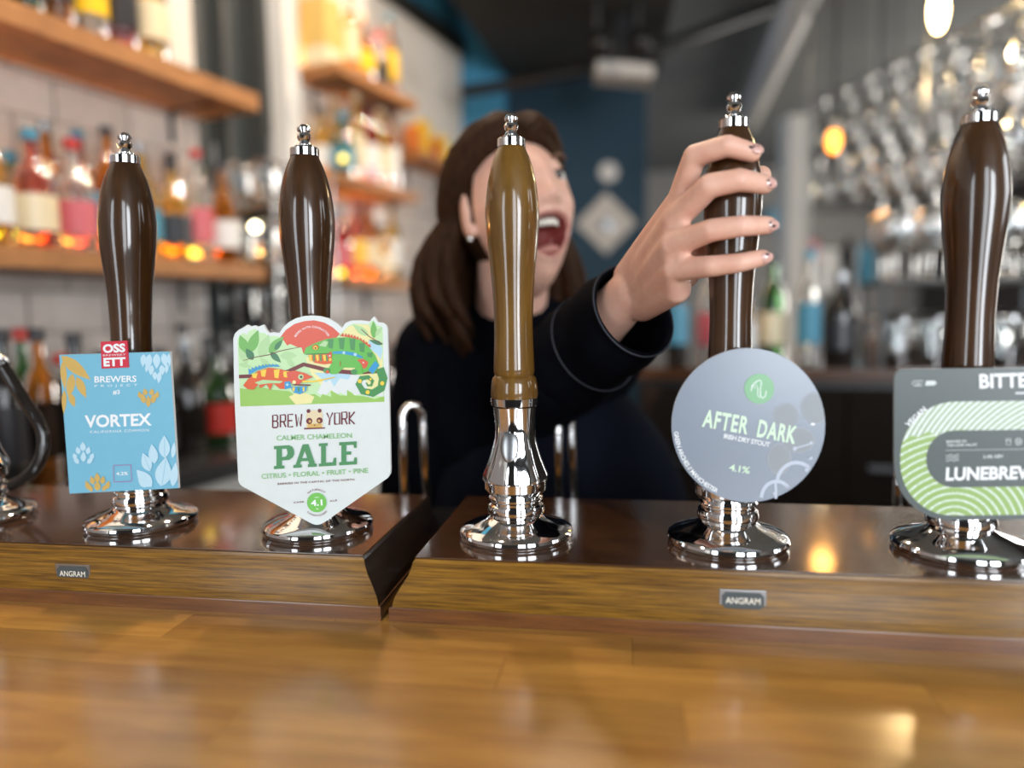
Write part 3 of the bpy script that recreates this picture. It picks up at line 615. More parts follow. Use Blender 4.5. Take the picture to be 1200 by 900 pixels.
# PALE in slab capitals
def slab(polys, ox, w_, A=(321, 549.8), B=(417.8, 544.2), cap=27):
    L_ = B[0]-A[0]
    for poly in polys: 
        pts = []
        for x, y in poly: u = ox+x*w_; pts.append((A[0]+L_*u-0*y, A[1]+(B[1]-A[1])*u-cap*y))
        a.poly(pts, 'txt_green')
P_ = [[(0,0),(.5,0),(.5,.12),(.38,.14),(.38,.86),(.12,.86),(.12,.14),(0,.12)],[(0,.86),(.72,.86),(.72,1),(0,1)],[(.38,.36),(.72,.36),(.88,.46),(.96,.6),(.62,.6),(.58,.52),(.38,.5)],[(.96,.6),(.96,.74),(.88,.92),(.72,1),(.6,.86),(.64,.74),(.64,.6)]]
A_ = [[(0,0),(.36,0),(.36,.12),(.28,.14),(.54,.86),(.4,1),(.36,.9),(.1,.14),(0,.12)],[(.62,0),(1,0),(1,.12),(.92,.14),(.64,1),(.4,1),(.46,.8),(.68,.14),(.62,.12)],[(.24,.27),(.72,.27),(.68,.40),(.28,.40)]]
L__ = [[(0,0),(1,0),(1,.34),(.86,.34),(.8,.15),(.40,.15),(.40,.88),(.5,.88),(.5,1),(0,1),(0,.88),(.13,.88),(.13,.13),(0,.12)]]
E_ = [[(0,0),(1,0),(1,.3),(.87,.3),(.82,.14),(.4,.14),(.4,.44),(.68,.44),(.68,.58),(.4,.58),(.4,.86),(.8,.86),(.85,.72),(.98,.72),(.98,1),(0,1),(0,.87),(.13,.86),(.13,.14),(0,.13)]]
for g_, o_, w_ in ((P_, 0, .255), (A_, .235, .285), (L__, .545, .21), (E_, .79, .215)): slab(g_, o_, w_); a.cut('lettering', r2)
a.text('CITRUS • FLORAL • FRUIT • PINE', (306.6,561.2), (431.8,554), 5.9, 'txt_light', .012)
a.text('BREWED IN THE CAPITAL OF THE NORTH', (325.5,568.3), (415.4,563), 2.3, 'maroon', .01, spacing=1.1)
gc = (371.3, 589); a.disc(gc, 11.4, 'badge_green', n=40); a.text('4.1', (364.6,592.9), (378,592), 7, 'white_print', .03); a.text('ABV', (368.6,583.8), (374,583.5), 1.7, 'white_print', 0); a.text('%', (370.3,597.3), (373.2,597.2), 2, 'white_print', 0)
a.text('CASK', (344.1,590), (356.6,589), 2.1, 'maroon', .01, spacing=1.2); a.text('ALE', (386.4,588.2), (395,587.2), 2.1, 'maroon', .01, spacing=1.2)
a.ctext('NATURALLY', gc, 14.2, -92, 84, 2.1, 'maroon', bold=.01, spacing=1.15); a.ctext('CONDITIONED', gc, 16.2, 88, 96, 2.1, 'maroon', inward=True, bold=.01, spacing=1.15)
a.done('lettering', r2)

# clip 3: round glossy disc
Y4 = .600; pr_('disc_sky_sheen', (.25, .30, .36), .12); M['disc_sky_sheen'] = mat('disc_sky_sheen2', (.225, .265, .325), .25, coat=1, coat_rough=.25, noise_=(9, (.215, .26, .33), (1, 1, 1)))  # disc is black; the sky it reflects is painted in as grey-blue
pr_('mint_print', (.66, .86, .66)); pr_('mint_disc', (.24, .50, .28)); pr_('haze_print', (.33, .37, .42)); pr_('haze2_print', (.29, .32, .35)); pr_('haze_line', (.52, .58, .68))
D4 = (877, 498.3); r4 = empty('pump_clip', ony(*D4, Y4), 'round black pump clip, reflected sky painted in grey-blue, hung before the gripped pump', 'pump clip')
board('board', [(D4[0]+90*math.cos(2*math.pi*k/72), D4[1]+90.3*math.sin(2*math.pi*k/72)) for k in range(72)], Y4, 'disc_sky_sheen', 'board_edge', r4)
bracket(868, 470, Y4, r4)
T4 = lambda x, y: (780+x/4.5, 400+y/4.5)
def clipd(p, R=89.4):
    dx, dy = p[0]-D4[0], p[1]-D4[1]; l = math.hypot(dx, dy); return p if l < R else (D4[0]+dx*R/l, D4[1]+dy*R/l)
a = Art(Y4-.0001)
def cdisc(c, rx, ry, m): a.poly([clipd((c[0]+rx*math.cos(2*math.pi*k/32), c[1]+ry*math.sin(2*math.pi*k/32))) for k in range(32)], m)
for (x, y), rx, ry in (((635,395),70,72), ((790,350),78,85), ((600,620),65,85), ((700,520),90,70)):
    cdisc(T4(x, y), rx/4.5, ry/4.5, 'haze_print'); cdisc(T4(x, y+3), (rx-7)/4.5, (ry-7)/4.5, 'haze2_print')
for (x, y), r, a0, a1 in (((690,760),105,-165,-15), ((585,830),80,-180,-20), ((585,830),10,-170,-90)):
    c = T4(x, y); a.line([clipd((c[0]+r/4.5*math.cos(R_(a0+(a1-a0)*k/20)), c[1]+r*1.15/4.5*math.sin(R_(a0+(a1-a0)*k/20))), 86) for k in range(21)], 4.2, 'haze_line')
a.line([T4(580,735), T4(582,830)], 3, 'haze_line'); a.line([T4(680,565), T4(765,540)], 1.6, 'haze_line'); a.disc(T4(682,566), 2.4, 'haze_line'); a.disc(T4(768,536), 2, 'haze_line'); a.disc(T4(776,437), 2.6, 'white_print', 1.4); a.poly([T4(770,605), T4(750,625), T4(778,622)], 'haze_line')
a.disc(T4(494,250), 17.6, 'mint_disc', n=40)
a.line([T4(*p) for p in ((452,262),(455,235),(468,222),(480,210),(498,205),(506,215),(500,250),(500,285),(512,300),(525,292),(532,262))], .95, 'white_print')
a.line([T4(*p) for p in ((455,240),(464,232),(468,250),(476,222),(486,250),(486,285),(500,298))], .8, 'white_print')
a.done('picture_print', r4)
a = Art(Y4-.0004)
a.text('AFTER', (822.4,499.2), (875.5,508.4), 20.5, 'mint_print', .028, spacing=1.12); a.text('DARK', (886.5,511.2), (931.5,519.6), 20.5, 'mint_print', .028, spacing=1.12)
a.text('IRISH DRY STOUT', (847.8,513.4), (901.8,523.8), 5.6, 'white_print', .02, spacing=.92); a.text('4.1%', (854,551.2), (878.2,555.2), 8, 'mint_print', .02, spacing=.9)
a.ctext('GREEN ARCHES // MANCHESTER', D4, 87.5, 145, 60, 5.2, 'white_print', inward=True, bold=.02, spacing=.92)
a.done('lettering', r4)

# clip 4: grey rounded board with tree rings
Y5 = .600
def rings_mat():
    m = bpy.data.materials.new('tree_ring_print'); m.use_nodes = True; nt = m.node_tree; b = nt.nodes['Principled BSDF']; b.inputs['Roughness'].default_value = .4
    tc = nt.nodes.new('ShaderNodeTexCoord')
    def rings(cx, cz, sc, dist):
        mp = nt.nodes.new('ShaderNodeMapping'); mp.inputs['Location'].default_value = (-cx, 0, -cz); wv = nt.nodes.new('ShaderNodeTexWave'); wv.wave_type = 'RINGS'; wv.rings_direction = 'SPHERICAL'
        wv.inputs['Scale'].default_value = sc; wv.inputs['Distortion'].default_value = dist; wv.inputs['Detail Scale'].default_value = 40; wv.inputs['Detail'].default_value = 3
        nt.links.new(tc.outputs['Object'], mp.inputs[0]); nt.links.new(mp.outputs[0], wv.inputs['Vector']); return wv
    w1 = rings(-.020, -.070, 58, 2.2); w2 = rings(.075, -.055, 85, 3.0)
    sx = nt.nodes.new('ShaderNodeSeparateXYZ'); nt.links.new(tc.outputs['Object'], sx.inputs[0])
    nz = nt.nodes.new('ShaderNodeTexNoise'); nz.inputs['Scale'].default_value = 38; nt.links.new(tc.outputs['Object'], nz.inputs['Vector'])
    md = nt.nodes.new('ShaderNodeMath'); md.operation = 'MULTIPLY_ADD'; md.inputs[1].default_value = .035; md.inputs[2].default_value = -.0175; nt.links.new(nz.outputs['Fac'], md.inputs[0])
    ad = nt.nodes.new('ShaderNodeMath'); ad.operation = 'ADD'; nt.links.new(sx.outputs['Z'], ad.inputs[0]); nt.links.new(md.outputs[0], ad.inputs[1])
    gt = nt.nodes.new('ShaderNodeMath'); gt.operation = 'GREATER_THAN'; gt.inputs[1].default_value = .006; nt.links.new(ad.outputs[0], gt.inputs[0])
    r1_ = nt.nodes.new('ShaderNodeMath'); r1_.operation = 'GREATER_THAN'; r1_.inputs[1].default_value = .88; nt.links.new(w1.outputs['Fac'], r1_.inputs[0])
    r2_ = nt.nodes.new('ShaderNodeMath'); r2_.operation = 'GREATER_THAN'; r2_.inputs[1].default_value = .48; nt.links.new(w2.outputs['Fac'], r2_.inputs[0])
    mx = nt.nodes.new('ShaderNodeMix'); nt.links.new(gt.outputs[0], mx.inputs[0]); nt.links.new(r1_.outputs[0], mx.inputs[2]); nt.links.new(r2_.outputs[0], mx.inputs[3])
    gm = nt.nodes.new('ShaderNodeMix'); gm.data_type = 'RGBA'; gm.inputs[6].default_value = (.27, .42, .12, 1); gm.inputs[7].default_value = (.30, .40, .24, 1); nt.links.new(gt.outputs[0], gm.inputs[0])
    cm = nt.nodes.new('ShaderNodeMix'); cm.data_type = 'RGBA'; nt.links.new(mx.outputs[0], cm.inputs[0]); nt.links.new(gm.outputs[2], cm.inputs[6]); cm.inputs[7].default_value = (.70, .79, .76, 1)
    nt.links.new(cm.outputs[2], b.inputs['Base Color']); return m
M['rings'] = rings_mat(); pr_('slate_board', (.075, .095, .095)); pr_('pale_edge', (.25, .28, .28)); pr_('pale_grey_print', (.62, .68, .68))
r5 = empty('pump_clip', ony(1155, 520, Y5), 'dark grey rounded pump clip printed with green tree rings', 'pump clip')
def rrect(x0, y0, x1, y1, rs, skew=-.012):
    """rs: corner radii tl, tr, br, bl"""
    o = []
    for (cx, cy, r, a0) in ((x0+rs[0], y0+rs[0], rs[0], 180), (x1-rs[1], y0+rs[1], rs[1], 270), (x1-rs[2], y1-rs[2], rs[2], 0), (x0+rs[3], y1-rs[3], rs[3], 90)):
        for k in range(11): t = R_(a0+9*k); o.append((cx+r*math.cos(t), cy+r*math.sin(t)+skew*(cx+r*math.cos(t)-1050)))
    return o
board('board', rrect(1048, 432.6, 1264, 610.4, (11, 11, 66, 66)), Y5, 'slate_board', 'pale_edge', r5)
bracket(1135, 500, Y5, r5)
a = Art(Y5-.0001); a.poly(rrect(1055, 471.5, 1262, 605, (64, 64, 66, 62)), 'rings', 1); a.poly(rrect(1085.5, 505.3, 1250, 572, (33, 33, 33, 33)), 'slate_board', 4)
a.L = 8
st = [(1071,446.5),(1081.5,446.3),(1080,452),(1071,452.2),(1068.4,449.4)]; a.line(st, .8, 'pale_grey_print', True)
a.poly([(1085.3,446.2),(1095,446),(1098,448.7),(1095,451.6),(1084,451.9)], 'pale_grey_print'); a.done('picture_print', r5)
a = Art(Y5-.0006)
a.text('BITTER', (1147.8,454.6), (1219,452.8), 16.6, 'white_print', .03); a.line([(1190,460.8),(1224,460)], 1.6, 'white_print'); a.text('LB', (1072.3,451), (1078.3,450.9), 3, 'pale_grey_print', .01)
a.text('VEGAN', (1064.3,500.8), (1086.3,480.6), 6.4, 'white_print', .03)
a.text('BREWED IN', (1109,519), (1132.5,518.2), 2.9, 'pale_grey_print', .03); a.text('THE LUNE VALLEY', (1109.4,523.4), (1145.6,522.2), 2.9, 'pale_grey_print', .03); a.line([(1108,527.8),(1240,525.6)], .5, 'pale_grey_print')
for k in range(3): a.line([(1108.5+j*1.9, 533.6+k*3+(1.0 if j % 4 in (1,) else -1.0 if j % 4 == 3 else 0)-.02*j) for j in range(9)], .8, 'pale_grey_print')
a.text('3.4% ABV', (1152.3,537.2), (1176,536.2), 3.8, 'pale_grey_print', .03)
a.line([(1179,514),(1184.5,513.9),(1184,521.5),(1179.8,521.6)], .8, 'pale_grey_print', True); a.line([(1179.6,516),(1184.2,516)], .7, 'pale_grey_print'); a.arc((1193.6,517.5), 3.8, 0, 360, 1, 'pale_grey_print', n=8); a.arc((1193.6,517.5), 1.6, 0, 360, .8, 'pale_grey_print', n=6)
a.text('LUNEBREW', (1108,562.6), (1216,560.4), 15, 'white_print', .038, shear=.08); a.done('lettering', r5)

# ------------------------------------------------------------------ bottles and glasses: prototypes
BP = {  # (z, r) outer profile, label band (z0, z1, r), cap (z0, z1, r)
 'tall': ([(0,0),(0,.036),(.004,.038),(.19,.038),(.215,.030),(.235,.016),(.25,.0135),(.285,.0135)], (.055,.145,.0384), (.282,.302,.0155)),
 'round': ([(0,0),(0,.040),(.004,.043),(.14,.043),(.165,.038),(.185,.020),(.20,.014),(.235,.014)], (.04,.115,.0434), (.232,.255,.017)),
 'squat': ([(0,0),(0,.041),(.006,.043),(.12,.043),(.14,.038),(.155,.022),(.165,.016),(.20,.016)], (.03,.10,.0434), (.197,.222,.020)),
 'slim': ([(0,0),(0,.029),(.004,.031),(.20,.031),(.225,.022),(.24,.013),(.29,.0125)], (.06,.17,.0314), (.288,.315,.0145)),
 'sloped': ([(0,0),(0,.033),(.004,.036),(.10,.042),(.15,.040),(.19,.026),(.215,.014),(.26,.0135)], (.045,.12,.0436), (.258,.282,.016))}
protos = {}
def bottle_proto(shape, glass, lbl, cap):
    k = (shape, glass, lbl, cap)
    if k in protos: return protos[k]
    pf, (a, b, lr), (c, d, cr) = BP[shape]
    root = empty('bottle', (0, 0, 0), 'x', 'bottle', 'bottles')
    o = obj('body', lathe(NB(), smoothprof(pf[:4], 1)+pf[4:], (0, 0, 0), 20), glass, root, True); sharp(o, 50)
    obj('label', lathe(NB(), [(a, lr-.0005), (a, lr+.0006), (b, lr+.0006), (b, lr-.0005)], (0, 0, 0), 20), lbl, root)
    o = obj('cap', lathe(NB(), [(c, 0), (c, cr), (d-.002, cr), (d, cr-.002), (d, 0)], (0, 0, 0), 16), cap, root, True); sharp(o, 40)
    protos[k] = root; root['_used'] = 0; return root
COLN = {'b_amber': 'amber', 'b_clear': 'clear', 'b_red': 'red', 'b_green': 'green', 'b_gold': 'golden', 'b_dark': 'dark', 'b_pink': 'pink'}
LBLN = {'b_dark': 'dark', 'cream': 'cream', 'lbl_black': 'black', 'white': 'white', 'lbl_blue': 'blue', 'pink': 'pink', 'yellow': 'yellow', 'red': 'red', 'orange': 'orange'}
brng = random.Random(11)
def place_bottle(loc, spec, label, group):
    p = bottle_proto(*spec)
    if not p['_used']: p['_used'] = 1; r = p; r.location = loc
    else: r = dup(p, loc)
    r.rotation_euler[2] = brng.random()*6.28; r['label'] = label; r['group'] = group; return r
BR = {'tall': .0385, 'round': .0435, 'squat': .0435, 'slim': .0315, 'sloped': .0435}
def bottle_row(n, s0, s1, off, z, pal, where, group):
    s = s0; i = 0; pr0 = 0
    while True:
        sh = brng.choice(list(BR)); g = brng.choice(pal); l = brng.choice(['cream', 'lbl_black', 'white', 'cream', 'lbl_blue', 'yellow', 'pink', 'white']); cp = brng.choice(['lbl_black', 'lbl_black', 'b_dark', 'red', 'steel', 'lbl_blue', 'cream'])
        if 'back counter' in where: l = brng.choice(['lbl_black', 'b_dark', 'cream', 'lbl_black', 'red', 'lbl_black'])
        s += pr0+BR[sh]+brng.uniform(.003, .009); pr0 = BR[sh]
        if s+BR[sh] > s1 or i > 27: break
        place_bottle(LW(s, off+brng.uniform(-.003, .003), z), (sh, g, l, cp), '%s bottle with %s label, %s from left, %s' % (COLN[g], LBLN[l], ORD[i], where), group); i += 1
# ------------------------------------------------------------------ left wall shelves
def shelf(s0, s1, dpt, z0, z1, label, led=True, pw=5):
    root = empty('wall_shelf', LW((s0+s1)/2, 0, z0), label, 'shelf')
    n = 2
    for k in range(n): obj('board', wbox(NB(), s0, s1, dpt*k/n+.0005, dpt*(k+1)/n-.0005, z0, z1), 'shelf', root)
    for s in (s0+.12, s1-.12): obj('bracket', wbox(wbox(NB(), s-.006, s+.006, .001, dpt*.8, z0-.006, z0), s-.006, s+.006, .0, .006, z0-.09, z0), 'black', root)
    if led:
        obj('led_strip', wbox(NB(), s0+.02, s1-.02, .004, .012, z1, z1+.006), 'led', root)
        p = LW((s0+s1)/2, .02, z1+.012); t = p + WN*.35 + Vector((0, 0, .5))
        l = area('shelf_light', p, t, s1-s0-.1, .01, pw, (1, .50, .14)); l.rotation_euler = Matrix((( WD.x, -( (t-p).normalized().cross(WD)).x, -(t-p).normalized().x), (WD.y, -((t-p).normalized().cross(WD)).y, -(t-p).normalized().y), (0, -((t-p).normalized().cross(WD)).z, -(t-p).normalized().z))).to_euler()
    return root
Z1L, Z1H = 1.424, 1.466; Z2L, Z2H = 1.905, 1.952
shelf(-1.1, .44, .216, Z2L, Z2H, 'upper long oak shelf at the top left corner, carrying bottles', False)
shelf(-1.1, .44, .216, Z1L, Z1H, 'lower long oak shelf at left, lit warm along its back', True, 9)
shelf(.84, 1.36, .20, 2.14, 2.175, 'highest short oak shelf right of the white post', True, 1.6)
shelf(.84, 1.36, .20, 1.775, 1.805, 'middle short oak shelf right of the white post', True, 1.6)
shelf(.84, 1.36, .20, 1.42, 1.45, 'lowest short oak shelf right of the white post', True, 1.6)
shelf(1.46, 2.0, .16, 1.98, 2.005, 'small far shelf of packets beside the blue wall', False)
warm = ['b_amber', 'b_gold', 'b_clear', 'b_gold', 'b_amber', 'b_clear', 'b_pink']; mixed = ['b_amber', 'b_red', 'b_clear', 'b_gold', 'b_clear', 'b_green', 'b_red', 'b_amber']
bottle_row(12, -.52, .22, .150, Z2H, mixed, 'upper left shelf, front row', 'bottles on the upper left shelf')
bottle_row(9, -.47, .12, .056, Z2H, mixed, 'upper left shelf, back row', 'bottles on the upper left shelf')
bottle_row(11, -.42, .42, .150, Z1H, warm, 'lower left shelf, front row', 'bottles on the lower left shelf')
bottle_row(10, -.46, .40, .056, Z1H, mixed, 'lower left shelf, back row', 'bottles on the lower left shelf')
bottle_row(5, .98, 1.34, .13, 2.175, mixed, 'highest short shelf', 'bottles on the short shelves')
bottle_row(6, .88, 1.35, .145, 1.805, mixed, 'middle short shelf, front row', 'bottles on the short shelves')
bottle_row(6, .88, 1.34, .12, 1.45, ['b_red', 'b_amber', 'b_gold', 'b_pink', 'b_red'], 'lowest short shelf', 'bottles on the short shelves')
bottle_row(5, .88, 1.33, .055, 1.805, warm, 'middle short shelf, back row', 'bottles on the short shelves')
gb = empty('gift_carton', LW(.90, .10, 2.175), 'tall cream and yellow carton at the left end of the highest short shelf', 'carton')
obj('box', wbox(NB(), .85, .945, .05, .145, 2.175, 2.48), 'cream', gb); obj('band', wbox(NB(), .849, .946, .049, .146, 2.24, 2.40), 'gold_box', gb)
for i, (m, h) in enumerate((('orange', .12), ('yellow', .16), ('red', .10), ('yellow', .13), ('white', .10), ('green', .12))):
    s = 1.50+i*.08; q = empty('packet', LW(s+.03, .08, 2.005), '%s packet, %s from the left on the small far shelf' % (m, ORD[i]), 'packet', 'packets on the far shelf')
    obj('pouch', wbox(NB(), s, s+.062, .05, .10, 2.005, 2.005+h), m, q); obj('seal', wbox(NB(), s+.002, s+.060, .07, .08, 2.005+h, 2.015+h), m, q)
# small glowing pucks among the bottles
for i, (px, py, D, m, wh) in enumerate(((22, 238, 1.62, 'bulb_y', 'among the bottles at the left edge'), (228, 297, 1.86, 'bulb_y', 'near the right end of the lower left shelf'), (400, 320, 2.45, 'bulb_y', 'on the lowest short shelf'), (402, 186, 2.45, 'bulb_y', 'on the middle short shelf'), (275, 265, 2.1, 'bulb_w', 'larger one between the stacked glasses by the dark door'), (299, 266, 2.1, 'bulb_w', 'smaller one right of its neighbour by the dark door'))):
    bm = NB(); p = dep(px, py, D); ellipsoid(bm, p, (.012, .012, .012), nu=14, nv=10); q = empty('puck_lamp', p-Vector((0, 0, .012)), 'tiny glowing lamp '+wh, 'lamp', 'tiny lamps among the bottles'); obj('glow', bm, m, q, True); obj('socket', lathe(NB(), [(-.022, 0), (-.022, .008), (-.010, .009), (-.010, 0)], p, 12), 'steel', q, True)
# added downlights, none in view, put in to brighten the left wall
for i, (s_, nm) in enumerate(((-.35, 'nearest'), (.35, 'middle'), (1.3, 'farthest'))):
    p = LW(s_, .85, CEIL-.03); q = empty('added_downlight', p, nm+' of the three added round downlights over the left shelves', 'added_downlight', 'added ceiling downlights'); obj('rim', lathe(NB(), [(0, .055), (0, .065), (.029, .065), (.029, .055)], p, 24), 'steel', q)
    area('added_downlight_beam', p-Vector((0, 0, .01)), LW(s_, .05, 1.55), .09, .09, 13, (1, .78, .58))
# ------------------------------------------------------------------ left back counter
BZ = .985
bk = empty('back_counter', LW(.5, .25, 0), 'pale back counter with drawers under the tiled wall at left', 'counter')
obj('worktop', wbox(NB(), -1.2, 2.1, .0, .46, BZ-.03, BZ), 'steel', bk)
obj('carcass', wbox(NB(), -1.2, 2.1, .0, .43, 0, BZ-.03), 'frame', bk)
for k in range(7):
    s = -1.18+k*.47; d_o = obj('door', wbox(NB(), s, s+.46, .43, .448, .12, BZ-.05), 'white', bk); obj('handle', wbox(NB(), s+.15, s+.31, .455, .465, .84, .852), 'steel', d_o)
bottle_row(10, -.5, .42, .30, BZ, ['b_dark', 'b_dark', 'b_green', 'b_dark', 'b_amber'], 'back counter, front row', 'bottles on the back counter')
bottle_row(10, -.55, .42, .15, BZ, ['b_dark', 'b_clear', 'b_dark', 'b_green'], 'back counter, back row', 'bottles on the back counter')
bottle_row(7, .9, 1.9, .25, BZ, ['b_dark', 'b_amber', 'b_dark', 'b_red'], 'back counter beyond the white post', 'bottles on the back counter')
# wine glass prototype
GL = [(0,0),(0,.033),(.0015,.034),(.004,.012),(.010,.0045),(.075,.0042),(.085,.010),(.098,.026),(.115,.036),(.135,.039),(.16,.037),(.190,.032),(.190,.0310),(.16,.0358),(.135,.0378),(.115,.0348),(.099,.024),(.089,.008),(.087,0)]
TG = [(0,0),(0,.030),(.003,.032),(.11,.039),(.14,.040),(.14,.0388),(.11,.0375),(.012,.030),(.010,0)]
gme = NB(); lathe(gme, GL, (0, 0, 0), 20); gm_ = bpy.data.meshes.new('wine_glass'); gme.to_mesh(gm_); gme.free(); gm_.materials.append(M['glass']); gm_.polygons.foreach_set('use_smooth', [True]*len(gm_.polygons))
tme_ = NB(); lathe(tme_, TG, (0, 0, 0), 20); tm_ = bpy.data.meshes.new('tumbler'); tme_.to_mesh(tm_); tme_.free(); tm_.materials.append(M['glass']); tm_.polygons.foreach_set('use_smooth', [True]*len(tm_.polygons))
def glass(loc, me, name, label, group, flip=False):
    o = bpy.data.objects.new(name, me); COL.objects.link(o); o.location = loc
    if flip: o.rotation_euler[0] = math.pi
    return prop(o, label, 'glass', group)
# stacked glasses by the dark door
gs = empty('glass_shelf', LW(.6, .1, 1.3), 'steel rack of stacked tumblers in front of the dark framed door', 'rack')
for z in (1.28, 1.46, 1.64): obj('tier', wbox(NB(), .45, .74, .01, .24, z-.008, z), 'steel', gs)
for s in (.452, .732):
    for o_ in (.015, .23): obj('post', wbox(NB(), s, s+.008, o_, o_+.008, BZ, 1.84), 'steel', gs)
for ti, z in enumerate((1.28, 1.46, 1.64)):
    for i in range(3):
        for j in range(2): glass(LW(.50+i*.092, .07+j*.10, z), tm_, 'tumbler', 'clear tumbler, %s from left, %s row, %s tier of the steel rack' % (ORD[i], ('back', 'front')[j], ('lowest', 'middle', 'top')[ti]), 'tumblers on the steel rack')
# ------------------------------------------------------------------ hanging glass rack at right
RO_ = dep(1262, 366, 1.85); RO_.z = 0; _e = dep(990, 366, 2.75); _e.z = 0; RD = (_e-RO_).normalized(); RN = Vector((RD.y, -RD.x, 0))
RO_ = RO_ - RD*0.0
def RW(s, o, z): return RO_+RD*s+RN*o+Vector((0, 0, z))
tiers = (2.15, 1.93, 1.71)
rack = empty('glass_rack', RW(.6, .2, tiers[0]), 'long metal rack hung from the ceiling, full of upside down wine glasses', 'rack')
for z in tiers:
    for c in range(3):
        for sg in (-.012, .012): obj('rail', tube(NB(), [RW(-.1, c*.125+sg, z), RW(1.12, c*.125+sg, z)], .0028, 6), 'steel', rack)
    for s in (-.1, .5, 1.12): obj('crossbar', tube(NB(), [RW(s, -.05, z+.006), RW(s, .30, z+.006)], .006, 8), 'steel', rack)
for s in (-.1, .5, 1.12):
    for o_ in (-.045, .295): obj('hanger', tube(NB(), [RW(s, o_, tiers[-1]), RW(s, o_, CEIL)], .005, 8), 'steel', rack)
for ti, z in enumerate(tiers):
    for r_i in range(10):
        for c in range(3):
            if ti == 2 and r_i > 6: continue
            glass(RW(-.05+r_i*.125+.02*ti, c*.125, z+.003), gm_, 'wine_glass', 'hanging upside down wine glass, %s from near end, %s row, %s tier' % (ORD[r_i], ('left', 'middle', 'right')[c], ('upper', 'middle', 'lowest')[ti]), 'wine glasses hanging in the rack', True)
# ------------------------------------------------------------------ dark bar back at right with glasses
HB = 1.16
a0 = dep(748, 366, 1.95); a1 = dep(1290, 366, 1.65); a0.z = a1.z = 0; hd_ = (a1-a0).normalized(); hn = Vector((-hd_.y, hd_.x, 0)); hl = (a1-a0).length
def HW(s, o, z): return a0+hd_*s+hn*o+Vector((0, 0, z))
def hbox(bm, s0, s1, o0, o1, z0, z1): return obox(bm, HW(s0, o0, z0), hd_*(s1-s0), hn*(o1-o0), (0, 0, z1-z0))
hb = empty('bar_back_cabinet', HW(hl/2, .2, 0), 'dark bar back cabinet behind the right hand pumps', 'cabinet')
obj('worktop', hbox(NB(), 0, hl, -.02, .45, HB-.03, HB), 'box_top', hb); obj('carcass', hbox(NB(), 0, hl, 0, .45, 0, HB-.03), 'black', hb)
for k in range(4):
    s = .02+k*(hl-.04)/4; dd = obj('door', hbox(NB(), s, s+(hl-.06)/4, -.018, 0, .1, HB-.05), 'b_dark', hb); obj('handle', hbox(NB(), s+.05, s+.12, -.03, -.02, .9, .91), 'steel', dd)
ss = empty('steel_shelf', HW(.95, .25, HB), 'steel gantry shelf of glassware standing on the dark bar back', 'shelf')
obj('shelf_plate', hbox(NB(), .62, hl, .12, .42, HB+.215, HB+.225), 'frame', ss)
for s in (.63, hl-.02): obj('leg', hbox(NB(), s, s+.012, .13, .142, HB, HB+.215), 'frame', ss); obj('leg', hbox(NB(), s, s+.012, .40, .412, HB, HB+.215), 'frame', ss)
for i in range(9):
    for j in range(3):
        if .66+i*.085 < hl-.04:
            glass(HW(.67+i*.085, .17+j*.09, HB+.225), gm_, 'wine_glass', 'upright wine glass, %s from left, %s row, on the steel gantry shelf' % (ORD[i], ('front', 'middle', 'back')[j]), 'upright wine glasses on the gantry shelf')
            glass(HW(.67+i*.085, .17+j*.09, HB), tm_, 'tumbler', 'clear tumbler, %s from left, %s row, under the steel gantry shelf' % (ORD[i], ('front', 'middle', 'back')[j]), 'tumblers under the gantry shelf')
for i, (s, o_, sp) in enumerate(((.10, .1, ('slim', 'b_dark', 'lbl_blue', 'lbl_black')), (.19, .2, ('tall', 'b_clear', 'pink', 'white')), (.27, .1, ('sloped', 'b_amber', 'white', 'red')), (.36, .2, ('tall', 'b_green', 'cream', 'lbl_black')), (.45, .12, ('slim', 'b_clear', 'lbl_blue', 'lbl_blue')), (.54, .2, ('round', 'b_dark', 'lbl_black', 'steel')))):
    place_bottle(HW(s, o_, HB), sp, '%s bottle, %s from the left on the dark bar back' % (COLN[sp[1]], ORD[i]), 'bottles on the bar back')
# ------------------------------------------------------------------ lamps at right
def pendant(px, py, D, L, r, m, label, power=0, col=(1, .7, .35), sag=True):
    p = dep(px, py, D); root = empty('pendant_lamp', p, label, 'lamp', 'warm bulbs hanging at right')
    bm = NB(); ellipsoid(bm, p, (r, r, L), nu=18, nv=14); obj('bulb', bm, m, root, True)
    obj('socket', lathe(NB(), [(L*.8, 0), (L*.8, r*.62), (L*.8+.035, r*.5), (L*.8+.045, 0)], p, 14), 'steel', root, True)
    obj('cord', tube(NB(), [p+Vector((0, 0, L*.8+.04)), Vector((p.x, p.y, CEIL))], .003, 6), 'black', root)
    if power:
        l = bpy.data.lights.new('bulb_light', 'POINT'); l.energy = power; l.color = col; l.shadow_soft_size = r+.01; o = bpy.data.objects.new('bulb_light', l); COL.objects.link(o); o.location = p-Vector((0, .0, L+r+.03))
pendant(1100, 12, 2.05, .06, .022, 'bulb', 'brightest elongated filament bulb at the top right above the glasses', 5)
pendant(977, 165, 2.3, .038, .022, 'bulb_o', 'orange teardrop bulb left of the hanging glasses', 1, (1, .45, .1))
